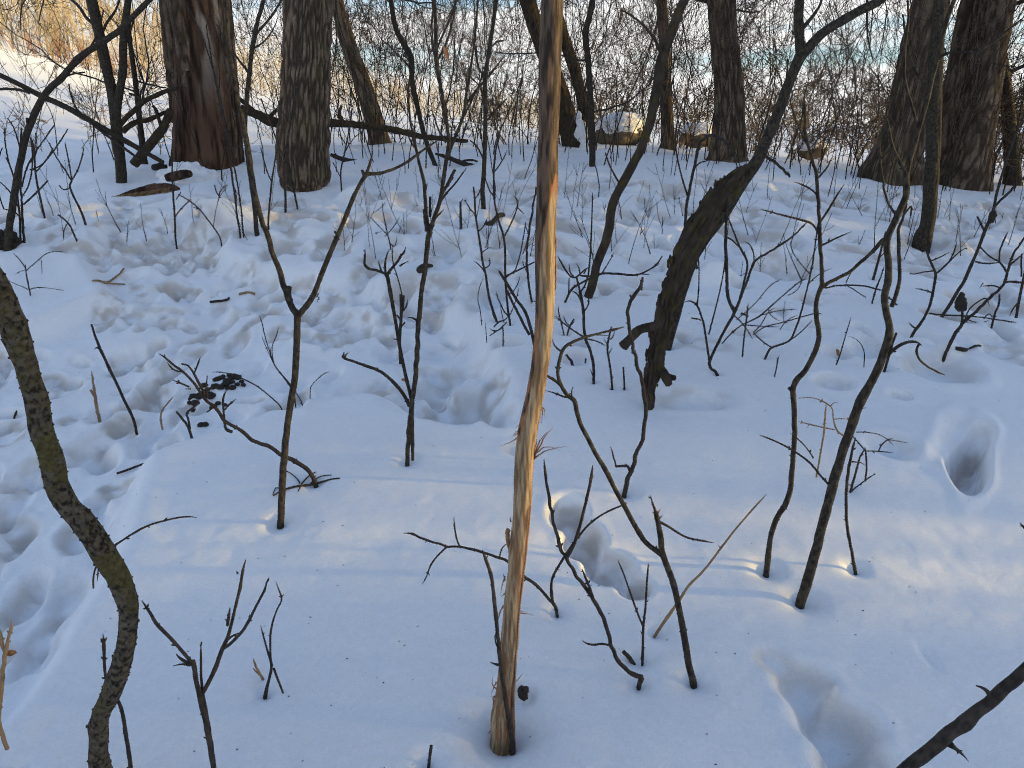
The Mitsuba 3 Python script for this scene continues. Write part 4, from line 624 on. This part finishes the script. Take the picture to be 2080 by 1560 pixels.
tree('sunlit_tree', 'stout upright tree with a sunlit right edge, right of centre background', '1476,328,80 1477,318,72 1479,290,66 1481,250,60 1481,200,57 1478,150,54 1473,100,54 1469,60,55 1465,0,56 1461,-80,55', ridge=.016, width=.035, sides=130, step=.03, crown=7, seed=19)
tree('clump_tree', 'massive dark tree leaning right at the left of the right-hand clump', '1814,350,112 1820,325,94 1829,290,80 1838,250,74 1848,200,70 1858,150,70 1868,100,70 1880,50,70 1892,0,70 1906,-70,68', Y=10.2, ridge=.018, width=.04, sides=110, step=.04, crown=6, seed=21)
tree('lichened_tree', 'pale blotched mid-sized tree with a flared foot standing in the snow at right', '1876,478,34 1882,462,29 1887,430,29 1890,390,28 1893,350,28 1895,300,28 1897,250,28 1898,200,28 1900,150,27 1903,100,27 1907,50,26 1911,0,26 1916,-70,25', mat='mat_stem', ridge=.006, width=.03, sides=60, step=.025, crown=6, seed=23, crad=.02, flare=.12)
tree('clump_tree', 'slim leaning tree in the middle of the right-hand clump', '1914,372,58 1918,330,48 1923,280,44 1930,230,42 1939,180,42 1948,130,42 1957,80,42 1966,30,42 1973,0,42', Y=11, ridge=.012, width=.035, sides=50, step=.05, crown=5, seed=25)
tree('clump_tree', 'broad leaning tree with brown shaggy bark at the right of the right-hand clump', '1952,370,98 1962,335,82 1974,290,74 1984,240,72 1994,190,70 2001,140,70 2008,90,72 2015,40,74 2021,0,74 2032,-70,72', Y=10.8, ridge=.018, width=.035, sides=100, step=.04, crown=6, seed=27)
tree('clump_tree', 'thin trunk at the outer right of the right-hand clump', '2056,376,34 2056,340,30 2054,300,28 2050,250,27 2045,200,26 2038,150,25 2030,100,24', Y=11.5, mat='mat_stem', ridge=.006, width=.035, sides=30, step=.05, crown=6, seed=29, ext=3)
tree('edge_tree', 'tree just past the right edge, only its drooping bare branches in view', '2190,420,40 2200,340,36 2210,250,34 2225,150,32 2240,50,30 2250,-50,28', Y=8.5, ridge=.01, width=.035, sides=40, step=.05, crown=14, seed=30, clen=2.2, cz=(.25, .9), drop=.25)

p = Plant('arched_sapling', 'grey sapling arching over to the right at the far left', 'sapling', 'mat_stem')
p.stem('15,508,16 20,460,15 26,415,15 33,370,15 41,330,14 50,290,14 58,262,14 72,228,14 88,197,14 106,175,14 124,160,14 142,138,14 161,118,14 182,102,13 203,90,13 225,74,13 244,61,12 270,34,12 303,0,11 350,-50,10', ext=.8)
p.branch('58,262,7 55,240,6', '124,160,5 150,150,4 172,147,3', '33,370,6 40,310,5 44,260,4', '182,102,5 200,60,4 210,20,3')
M('bare_shrub', 'dense twiggy shrub at the far left edge behind the arched sapling', ['50,492,7 46,450,7 44,410,6 42,380,6 46,330,5', '42,490,6 40,440,6 36,400,5 25,350,5 12,320,4'], ['48,415,5 70,395,5 97,367,5', '45,380,5 60,330,5 85,290,4 110,255,4', '46,450,4 28,430,4 8,425,3', '44,400,4 60,370,4 66,320,4 62,280,4', '40,430,4 20,390,4 0,370,3', '62,330,4 75,300,3 72,270,4', '60,345,4 90,330,4 120,290,4 138,262,3', '24,350,4 12,300,4 10,260,3', '46,330,4 40,300,4 30,265,4 15,240,3', '8,425,4 -5,380,4 5,300,3'], well=0)
M('slender_sapling', 'thin dark stem leaning left beside the arched sapling', ['88,430,6 80,395,6 72,350,6 70,320,5 66,285,4'], ['72,350,4 90,330,4 108,300,3'], cat='sapling', well=0)
M('bare_shrub', 'forked small shrub on the snow left of the dark log', ['176,464,7 165,430,7 150,400,6 142,380,6 146,368,6'], ['146,368,5 135,350,5 115,320,4 100,290,4', '142,380,4 130,385,4 120,376,3', '146,368,4 140,330,4 132,290,3', '146,366,4 160,340,4 170,300,3'], well=0)
M('bare_twig', 'low leaning twig left of the forked small shrub', ['158,495,5 148,470,5 140,455,5 130,445,5 118,436,5'], ['138,453,3 130,470,3 130,490,2'], cat='twig', well=0)
M('slender_sapling', 'dark upright stem standing alone in front of the dead tree', ['356,478,6 355,440,6 352,400,6 350,360,5 350,310,5', ], ['356,440,4 370,422,4 388,405,3', '358,405,3 368,390,3'], cat='sapling', well=0)
M('straight_twig', 'long thin twig leaning left on the snow before the dead tree', ['443,475,4 425,450,4 405,425,4 380,405,4 362,395,3'], ['405,425,3 390,420,2'], cat='twig', well=0)
M('bare_shrub', 'spreading twigs on the snow in front of the dead tree, right of the upright stem', ['490,440,5 470,425,5 450,405,5 440,390,4 436,376,4'], ['445,398,3 455,380,3 462,376,3', '470,425,4 450,430,3 420,432,2', '475,430,3 480,400,3 478,385,3', '450,405,3 445,420,3'], well=0)
for k, (lab, s, b) in enumerate((('tall whippy stem crossing in front of the dead tree', '487,472,6 482,440,6 477,400,6 470,350,6 464,300,5 455,240,5 440,170,5 420,100,4 395,40,4 372,0,4', '440,170,4 430,120,3 424,80,3|464,300,3 440,250,3'), ('whippy stem with a bent middle, in front of the dead tree on its right', '494,470,5 490,430,5 485,390,5 476,340,5 470,290,5 460,255,5 448,215,5 440,180,4 428,110,4 420,60,4 430,20,3', '448,215,4 440,210,3|460,255,3 452,230,3'),
        ('tall thin stem close to the left side of the furrowed tree', '580,432,8 580,400,8 578,360,7 580,310,7 590,250,6 600,190,6 612,120,5 615,60,5 614,0,4', '580,330,5 560,280,5 545,240,4 530,200,4|590,250,4 570,220,4 560,180,3'), ('short stem at the foot of the furrowed tree', '605,428,6 598,390,6 590,350,6 585,320,5', '598,392,4 584,380,4'), ('leaning stem just left of the furrowed tree', '545,450,6 548,410,6 552,370,6 558,330,5 566,290,5 580,240,4', '552,370,4 540,340,4 530,300,3'), ('wispy upright stem right of the furrowed tree', '695,400,5 692,360,5 700,310,5 708,270,4 715,220,4', '700,310,4 720,280,3 740,265,3|692,360,3 676,330,3'))):
    M('whip_stem', lab, [s], b.split('|'), cat='sapling', well=0)

# fallen wood
def log(name, label, s, Y, mat, rough, parts=(), out=0.0, lift=0, **k):
    p = Plant(name, label, 'log', mat, Y=Y, well=0); v, f, S = p.stem(s, rooted=False, sides=18, rough=rough, mesh=True, out=out); part(p.key, 'trunk', (v, f), mat)
    for q in parts: p.stem(q, 'branch', rooted=False, out=p.rng.uniform(-.3, .3), rough=rough * .6)
    return p
log('fallen_log', 'dark brown log half sunk in the snow below the forked tree, fringed with dry grass', '226,409,7 245,402,12 270,394,17 300,386,18 330,381,18 352,382,14 364,385,8', hit(300, 392)[1], 'mat_deadwood', .25)
lg = Plant('dry_grass', 'fringe of dry grass hanging along the half-sunk dark log', 'grass', 'mat_dry', Y=hit(300, 392)[1] - .06, well=0); r_ = np.random.default_rng(3); acc = []
for k in range(90):
    x = r_.uniform(228, 350); y = 398 - (x - 228) * .15; q = lg.points(f'{x},{y},1.5 {x - r_.uniform(-4, 12)},{y + r_.uniform(4, 9)},1.5 {x - r_.uniform(-6, 22)},{y + r_.uniform(8, 24)},.8', r_.uniform(-.4, .2)); acc.append((q[:, :3], q[:, 3]))
scene[lg.key] = mikit.ply(tubes(acc), 'mat_dry', smooth=False); labels[lg.key]['kind'] = 'stuff'
log('fallen_log', 'short reddish log end under a snow cap at the foot of the dead tree', '338,362,14 355,358,18 372,354,18 388,352,12', hit(365, 368)[1], 'mat_deadwood', .25)
log('fallen_pole', 'long thin pole leaning down from the left edge to the foot of the dead tree', '-60,130,8 0,153,10 40,172,10 84,195,11 120,211,11 161,232,11 195,252,11 229,272,11 265,292,10 300,312,9 332,330,8', 8.9, 'mat_stem', .1, ['-40,185,6 0,181,6 38,182,6 60,190,5', '161,228,5 200,262,6 240,292,6 285,325,5', '195,250,5 150,210,4 140,170,3'])
log('fallen_limb', 'thick broken limb propped behind the low-forking tree, left background', '272,334,18 285,318,18 300,300,18 316,280,17 330,262,16 338,245,14 345,222,12', 9.6, 'mat_mossy', .15, ['249,268,12 265,254,12 282,246,11 300,244,10 318,236,9 340,226,7', '246,252,10 258,238,11 275,222,11 290,208,11 312,196,10 335,186,9 360,180,8', '330,262,9 322,240,8 318,225,7 310,215,6', '290,208,7 278,196,6 262,190,5'])
log('fallen_log', 'long dark log lying across the background between the furrowed tree and the leaning tree', '490,220,14 520,232,18 545,244,20 575,252,21 620,256,18 670,250,17 710,252,14 760,257,13 810,266,13 850,276,11 900,282,10 950,287,7', 12.5, 'mat_mossy', .25, ['520,232,12 500,212,10 480,196,8', '700,250,10 690,232,8 694,215,6', '545,244,9 560,225,8 590,208,6'])
log('fallen_branch', 'dark branch lying on the snow right of the furrowed tree', '672,314,7 690,322,9 710,327,10 735,330,8', hit(700, 328)[1], 'mat_twig', .15, ['690,322,5 680,312,4'])
log('fallen_branch', 'dark branch lying on the snow behind the double-stemmed shrub', '884,312,4 910,320,8 935,330,10 960,338,10 972,340,7', hit(940, 338)[1], 'mat_twig', .15, ['935,330,5 955,325,5 970,328,4'])
g = hit(12, 510)
single('stump', 'dark rotten stump capped with snow at the left edge', 'stump', blob(g + [-.1, .12, .05], .16, 5, 4, .35, 2.2, (1, .8, .75)), 'mat_black', smooth=False)
single('snow_cap', 'mound of snow on the rotten stump at the left edge', 'snow', blob(g + [-.16, .16, .155], .13, 6, 3, .15, 1.5, (1.2, .9, .42)), 'mat_snowcap')
g = hit(365, 366); single('snow_cap', 'heap of snow on the reddish log end at the foot of the dead tree', 'snow', blob(g + [-.02, .30, .03], .24, 8, 4, .5, 1.8, (1.35, .8, .72)), 'mat_snowcap')
g = hit(325, 345); single('dark_stump', 'small black log end peeping out of the snow left of the dead tree', 'stump', blob(g + [0, 0, .03], .07, 9, 3, .4, 2, (1.4, 1, .8)), 'mat_black', smooth=False)
# boulders with snow on them, on the crest
def boulder(label, px, py, w, h, Y, seed, cap):
    c = at(px, py, Y); k = axial(c) / F; rx, rz = w / 2 * k, h / 2 * k
    m = trimesh.creation.icosphere(subdivisions=5); v = np.array(m.vertices); n = v.copy()
    d = 1 + .34 * (meshkit.fbm(v * 1.6 + seed, 4, seed) - .5) + .1 * (meshkit.noise(v * 4 + seed) - .5)
    v = v * d[:, None]; v[:, 2] = np.where(v[:, 2] > 0, np.abs(v[:, 2]) ** .8, v[:, 2]); v = v * [rx, rx * .9, rz * 1.12]
    rock = v + c
    key = thing('boulder', label, 'boulder'); scene[key] = mikit.ply((rock, np.array(m.faces)), 'mat_rock', smooth=35)
    nrm = np.array(trimesh.Trimesh(rock, m.faces, process=False).vertex_normals)
    lump = meshkit.fbm(n * 2.2 + seed * 2, 3, 5) - .5
    t = (n[:, 2] - .12 + .9 * lump - cap * n[:, 0]) * 1.6; h = np.clip(t, 0, 1) ** .6
    cp = rock + np.array([0, 0, 1.]) * (h * rz * .30)[:, None] + n * ((h * .05 - .02 * (t < .02)) * rx)[:, None]
    keep = (t[m.faces] > -.08).all(1)
    single('snow_cap', 'snow lying on the ' + label.split(',')[0], 'snow', (cp, np.array(m.faces)[keep]), 'mat_snowcap')
boulder('largest snow-capped boulder on the crest, right of the leaning mossy trees', 1262, 270, 104, 52, 14.2, 3, .1)
boulder('snow-covered boulder on the crest left of the sunlit tree, middle one of three', 1416, 279, 70, 38, 14.0, 8, .0)
boulder('smaller tan boulder at the right among brush, partly snow-capped', 1650, 305, 58, 32, 14.2, 12, .2)
c = at(1181, 272, 12.8); acc = [blob(c + [0, 0, .0], .13, 1, 3, .35, 2, (.8, .8, 1.6)), blob(c + [-.06, 0, .26], .08, 2, 3, .35, 2, (.7, .8, 1.4)), blob(c + [.1, -.05, -.2], .14, 3, 3, .3, 2, (1, .8, .8))]
single('snow_cap', 'clump of snow wedged between the two leaning mossy trees', 'snow', join(acc), 'mat_snowcap')

# ------------------------------------------------------------------ the thicket: thin saplings in the middle and back, each a plant of its own
def sapling(x, y, h, r, seed, label, group, kids=6, lev=2, mat='mat_stem', name='thicket_sapling', cat='sapling', kl=.42, spread=.62, g=None, lean=.12, bow=.07):
    rng = np.random.default_rng(seed); g = hit(x, y) if g is None else g; key = thing(name, label, cat, group); acc = []
    d = np.array([rng.normal(0, lean), rng.normal(0, lean), 1.0])
    grow(rng, g - [0, 0, .08], d, h, r, lev, acc, kids, up=.045, wob=bow, spread=spread, rend=.3, kl=kl, minr=max(.002, .00024 * g[1]))
    part(key, 'stem', tube(acc[0][0], acc[0][1], 7), mat)
    if len(acc) > 1: part(key, 'crown', tubes(acc[1:]), 'mat_brown' if g[1] > 8 else 'mat_twig', smooth=False)
MARKS = ((40, 'arched sapling'), (245, 'low-forking dark tree'), (424, 'dead tree'), (618, 'furrowed tree'), (770, 'dark leaning tree'), (880, 'double-stemmed shrub'), (984, 'kinked thin tree'), (1112, 'peeled trunk'), (1203, 'slim upright tree'), (1355, 'curving tree'),
         (1480, 'sunlit tree'), (1555, 'leaning live stem'), (1660, 'zigzag sapling'), (1830, 'massive leaning tree'), (1890, 'pale blotched tree'), (1965, 'shaggy leaning tree'))
def beside(x):
    m = min(MARKS, key=lambda q: abs(q[0] - x)); return ('left' if x < m[0] else 'right') + ' of the ' + m[1]
ZONES = [('tall hair-thin bare sapling rising at the back of the thicket, left half', 480, 1090, 276, 312, 40), ('tall hair-thin bare sapling rising at the back of the thicket, right half', 1130, 2100, 284, 340, 64),
         ('thin bare sapling in the thicket around the arched sapling at the left', 20, 330, 300, 420, 9),
         ('thin bare sapling beside the dead tree and the furrowed tree', 330, 700, 310, 430, 15),
         ('thin bare sapling in the thicket behind the double-stemmed shrub', 700, 1085, 292, 400, 34),
         ('thin bare sapling in the thicket between the peeled trunk and sunlit tree', 1140, 1480, 295, 410, 30),
         ('thin bare sapling in the thicket left of the right-hand clump of trees', 1500, 1800, 318, 420, 34),
         ('thin bare sapling in the thicket at the foot of the right-hand clump', 1790, 2110, 345, 440, 46)]
rz = np.random.default_rng(77)
for zi, (lab, xa, xb, ya, yb, n) in enumerate(ZONES):
    for k in range(n):
        x = xa + (xb - xa) * (k + rz.uniform(.1, .9)) / n; y = yb - (yb - ya) * rz.uniform(.25, 1) ** .6
        tall = zi < 2; lab = ('tall hair-thin bare sapling at the back, ' if tall else 'thin bare sapling in the thicket, just ') + beside(x); y = min(y, yb - (xb - x) / (xb - xa) * 30) if zi == 1 else y
        sapling(x, y, rz.uniform(3.0, 5.5) if tall else rz.uniform(1.6, 4.9), rz.uniform(.006, .013) if tall else rz.uniform(.0045, .010), 1000 + zi * 100 + k, lab, lab.replace('sapling', 'saplings', 1), kids=int(rz.integers(7, 11)) if tall else int(rz.integers(5, 9)), lev=3 if tall or rz.random() < .6 else 2, kl=.46 if tall else .42, spread=.95 if tall else .75, bow=.12 if tall else .09)
for k in range(20):
    x = rz.uniform(700, 2040); sapling(x, rz.uniform(325, 410), rz.uniform(3.2, 5.2), rz.uniform(.0045, .007), 5000 + k, 'tall slender bare sapling standing forward in the thicket, ' + beside(x), 'tall slender saplings forward in the thicket, ' + beside(x), kids=9, lev=2, spread=.8, bow=.10)
SM = [('small bare twig standing in the lumpy snow at upper left', 60, 560, 395, 480, 16), ('small bare twig standing in the lumpy snow, centre background', 680, 1080, 395, 520, 30), ('small bare twig standing in the lumpy snow right of the peeled trunk', 1140, 1640, 395, 560, 42), ('small bare twig standing in the lumpy snow at the right', 1660, 2080, 400, 520, 32)]
for zi, (lab, xa, xb, ya, yb, n) in enumerate(SM):
    for k in range(n):
        x = xa + (xb - xa) * (k + rz.uniform(.1, .9)) / n; y = rz.uniform(ya, yb)
        sapling(x, y, rz.uniform(.15, .75), rz.uniform(.0025, .005), 3000 + zi * 100 + k, 'small bare twig standing in the lumpy snow, ' + beside(x), 'small twigs in the lumpy snow, ' + beside(x), kids=int(rz.integers(1, 5)), lev=1, mat='mat_twig', name='small_twig', cat='twig', spread=.7, lean=.25)
# brush and trees beyond the crest, seen against the sky
scene['mat_brown'] = principled(lambda p, n, uv: mix((.050, .034, .024), (.15, .105, .072), fbm(p.x * 12, p.y * 12, p.z * 12, 2)), .8, .15)
def brush(name, label, spots, seed, hmin, hmax, r, lev, kids, mat, kl=.5):
    rng = np.random.default_rng(seed); acc = []
    for x, y in spots:
        g = np.array([x, y, float(ground0(x, y))]); grow(rng, g - [0, 0, .1], [rng.normal(0, .2), rng.normal(0, .2), 1], rng.uniform(hmin, hmax), r, lev, acc, kids, up=.03, wob=.2, spread=1.0, rend=.35, kl=kl, minr=.0055 if y < 25 else .011)
    key = thing(name, label, 'brush', kind='stuff'); labels[key]['kind'] = 'stuff'; scene[key] = mikit.ply(tubes(acc), mat, smooth=False)
def fan(seed, n, a0, a1, r0, r1):
    rng = np.random.default_rng(seed); a = np.radians(rng.uniform(a0, a1, n)); r = rng.uniform(r0, r1, n); return np.stack([r * np.sin(a), r * np.cos(a)], 1)
brush('brush', 'brown tangled brush along the crest at the right', fan(1, 70, 13, 42, 12.8, 19), 1, .5, 2.6, .010, 2, 7, 'mat_stem')
brush('brush', 'dry tan brush along the crest at the right, among the darker brush', fan(11, 70, 12, 42, 13, 20), 12, .4, 1.5, .009, 2, 7, 'mat_dry')
brush('brush', 'tangled brush along the crest behind the boulders and the peeled trunk', fan(2, 56, -14, 12, 13.5, 24), 2, .5, 1.8, .009, 2, 6, 'mat_twig')
brush('brush', 'sparse weeds at the edge of the snowy field on the left', fan(3, 34, -40, -15, 12, 20), 3, .4, 1.6, .008, 2, 5, 'mat_dry')
brush('brush', 'warm brown thicket of fine bare twigs filling the back of the wood', fan(21, 90, -1, 42, 13.5, 30), 22, 1.0, 3.4, .013, 2, 9, 'mat_brown')
brush('far_woods', 'belt of bare trees beyond the crest', fan(4, 40, 2, 50, 40, 75), 4, 3.0, 6.0, .05, 2, 6, 'mat_brown', .45)
# the wooded hill across the field: five kinds of far bare tree, set down many times
rng = np.random.default_rng(41); KINDS = []
for k in range(5):
    acc = []; grow(rng, [0, 0, 0], [0, 0, 1], rng.uniform(6, 8.5), .14, 2, acc, 9, up=.03, wob=.10, spread=.65, rend=.3, kl=.5, minr=.02)
    KINDS.append(join([tube(P[[0, len(P) // 3, 2 * len(P) // 3, -1]], R[[0, len(P) // 3, 2 * len(P) // 3, -1]], 3, False) for P, R in acc]))
def woods(name, label, n, a0, a1, r0, r1, mat, size, seed):
    rng = np.random.default_rng(seed); ms = []
    for k in range(n):
        a, r = math.radians(rng.uniform(a0, a1)), r0 + (r1 - r0) * rng.random() ** 1.2; x, y = r * math.sin(a), r * math.cos(a); v, f = KINDS[int(rng.integers(5))]; q, s = rng.uniform(0, 6.3), size * rng.uniform(.65, 1.2) * (.42 + .5 * float(sstep(14, 30, -math.degrees(a))))
        R = np.array([[math.cos(q), -math.sin(q), 0], [math.sin(q), math.cos(q), 0], [0, 0, 1]]); ms.append((v @ R.T * s + [x, y, float(ground0(x, y)) - .1], f))
    key = thing(name, label, 'woods'); labels[key]['kind'] = 'stuff'; scene[key] = mikit.ply(join(ms), mat, smooth=False)
woods('hill_woods', 'bare tan woods covering the sunlit hill across the snowy field', 760, -62, 6, 92, 185, 'mat_far', 1.0, 5)
woods('hill_scrub', 'dense tan scrub under the bare woods on the sunlit hill', 1500, -62, 6, 90, 185, 'mat_far', .42, 7)
woods('hill_brush', 'reddish brush at the foot of the wooded hill', 60, -36, -26, 84, 97, 'mat_farred', .33, 6)

# the wood goes on to the right, outside the picture: it is what keeps most of this snow in shade
rng = np.random.default_rng(91)
def outside(y, x, r, h, seed, crown=6):
    g = np.array([x, y, float(ground0(x, y))]); rg = np.random.default_rng(seed)
    key = thing('shade_tree', 'tree of the wood outside the picture on the right', 'tree', 'trees of the wood to the right')
    S = np.array([[*(g + [0, 0, -.2]), r * 1.2], [*(g + [rg.normal(0, .05), 0, .6]), r], [*(g + [rg.normal(0, .15), rg.normal(0, .05), h * .5]), r * .85], [*(g + [rg.normal(0, .3), rg.normal(0, .1), h]), r * .6]])
    part(key, 'trunk', rugged(S, 24, .12, .015, .05, seed, .1), 'mat_bark')
    acc = []
    for k in range(0 if .2 < y + KU * x < 3 else crown):
        z = rg.uniform(.35, 1) * h; a = rg.uniform(0, 6.3); grow(rg, g + [0, 0, z], [math.cos(a), math.sin(a), .4], 2.5, .035, 2, acc, 6)
    if acc: part(key, 'crown', tubes(acc), 'mat_twig', smooth=False)
SHADE, KU = [], -math.cos(SUN_AZ) / math.sin(SUN_AZ)
u = -2.5
while u < 11.4:                                                          # u: where along the picture's depth a tree's shadow runs
    r = rng.uniform(.20, .34); lit = [(2.12, 2.62), (6.65, 6.95), (9.2, 9.5)]
    if .7 < u < 2.35: u += .1; continue
    if not any(a < u + r * .8 and u - r * .8 < b for a, b in lit):
        x = rng.uniform(18, 46); SHADE.append((u - KU * x, x, r))
    u += rng.uniform(.18, .30)
for k in range(30):
    u, r, x = rng.uniform(2.8, 11.4), rng.uniform(.14, .24), rng.uniform(20, 50)
    if not any(a < u + r * .8 and u - r * .8 < b for a, b in lit): SHADE.append((u - KU * x, x, r))
for i, (y, x, r) in enumerate(SHADE): outside(y, x, r, 9, 500 + i)
for i, (u, x, r, h) in enumerate(((.80, 14, .19, 7), (1.12, 15, .17, 7), (1.48, 16, .19, 2.5), (1.84, 17, .18, 2.7))):
    g = np.array([x, u - KU * x, float(ground0(x, u - KU * x))]); S = np.array([[*(g - [0, 0, .2]), r * 1.15], [*(g + [0, 0, .5]), r], [*(g + [.04, 0, h]), r * .9], [*(g + [.05, .02, h + .12]), r * .45]])
    k = thing('snag', 'broken-off trunk outside the picture on the right', 'stump', 'broken-off trunks to the right'); v, f = rugged(S, 24, .1, .02, .05, 70 + i, .1); scene[k] = mikit.ply((v, f), 'mat_bark', smooth=True, uv=UVS[len(v), round(float(v[0, 0]), 6)])
for i, u in enumerate((2.2, 2.36, 2.47, 2.58, 2.68, 5.5, 6.6, 6.8, 7.5, 9.3)):
    x = 6 + 1.3 * (i % 5); sapling(0, 0, 4.5, .02 + .008 * (i % 3), 9000 + i, 'sapling of the wood outside the picture on the right', 'saplings of the wood to the right', kids=9, lev=2, g=np.array([x, u - KU * x, float(ground0(x, u - KU * x))]), name='shade_sapling', lean=.04)

# ------------------------------------------------------------------ the snow: one sheet from underfoot to the horizon
for x, y, r, dp in wells:
    if dp > 0 and Y0 < y < Y1 and X0 < x < X1:
        R = r * 3 + .05; i0, i1 = max(0, int((y - R - Y0) / RES)), int((y + R - Y0) / RES); j0, j1 = max(0, int((x - R - X0) / RES)), int((x + R - X0) / RES); s = np.s_[i0:i1, j0:j1]
        relief[s] -= dp * np.exp(-((gx[s] - x) ** 2 + (gy[s] - y) ** 2) / r ** 2)
relief = gaussian_filter(relief, .8)
fade = sstep(X0, X0 + 1, gx) * (1 - sstep(X1 - 1, X1, gx)) * (1 - sstep(Y1 - 2.5, Y1, gy)) * sstep(Y0, Y0 + .3, gy)
relief *= fade
def ground(x, y):
    x, y = np.atleast_1d(x), np.atleast_1d(y); ij = [(y - Y0) / RES, (x - X0) / RES]
    return ground0(x, y) + map_coordinates(relief, ij, order=1, mode='constant', cval=0.0)
ang = np.radians(np.r_[np.linspace(-180, -46, 60)[:-1], np.linspace(-46, 46, 760), np.linspace(46, 180, 60)[1:]])
rad = np.r_[np.linspace(.05, 1.05, 8)[:-1], np.geomspace(1.05, 15, 640)[:-1], np.geomspace(15, 60, 70)[:-1], np.geomspace(60, 260, 60)[:-1], np.geomspace(260, 1500, 8)]
A, Rr = np.meshgrid(ang, rad); GX, GY = Rr * np.sin(A), Rr * np.cos(A)
GZ = ground(GX, GY); nA = len(ang)
D = map_coordinates(gaussian_filter(dirt, 1.0), [(GY - Y0) / RES, (GX - X0) / RES], order=1, mode='constant', cval=0.0)
i, j = np.meshgrid(np.arange(len(rad) - 1), np.arange(nA - 1), indexing='ij')
q = np.stack([i * nA + j, i * nA + j + 1, (i + 1) * nA + j + 1, (i + 1) * nA + j], -1).reshape(-1, 4)[:, ::-1]
V = np.stack([GX, GY, GZ], -1).reshape(-1, 3)
fc = np.vstack([q[:, [0, 1, 2]], q[:, [0, 2, 3]]])
c0 = len(V); V = np.vstack([V, [[0, 0, float(ground(0., 0.)[0])]]]); jj = np.arange(nA - 1); fc = np.vstack([fc, np.stack([jj + 1, jj, jj * 0 + c0], 1)])
UV = np.stack([V[:, 0], V[:, 1] + .01 * np.r_[D.ravel(), 0]], 1)
struct('snow_ground', (V, fc), 'mat_snow', uv=UV)

# things that lie on the snow
r_ = np.random.default_rng(4)
for item in LAID:
    if item[0] == 'dropping':
        _, (v, f), c = item; z = float(ground(c[0], c[1])[0])
        single('dropping', 'dark animal dropping in the scatter on the trampled trail', 'dropping', (v + [c[0], c[1], z + .009], f), 'mat_black', group='dark droppings on the trampled snow', smooth=False)
    else:
        key, name, S, mat, lift = item; S = S.copy(); S[:, 2] = gaussian_filter(ground(S[:, 0], S[:, 1]), 3, mode='nearest') + lift * .6 + S[:, 3] * .6
        part(key, name, tube(S[:, :3], S[:, 3], 8), mat)
# specks of bark and bud scales blown over the snow
acc = []
for k in range(600):
    y = 1.2 + 6 * r_.random(); x = r_.uniform(-.75, .75) * y; acc.append(blob((x, y, float(ground(x, y)[0]) + .0008), r_.uniform(.0006, .0021), k, 1, .5, 1.5, (1.6, .8, .6)))
key = thing('forest_litter', 'tiny specks of bark and bud scales sprinkled over the snow', 'litter'); labels[key]['kind'] = 'stuff'; scene[key] = mikit.ply(join(acc), 'mat_twig', smooth=False)
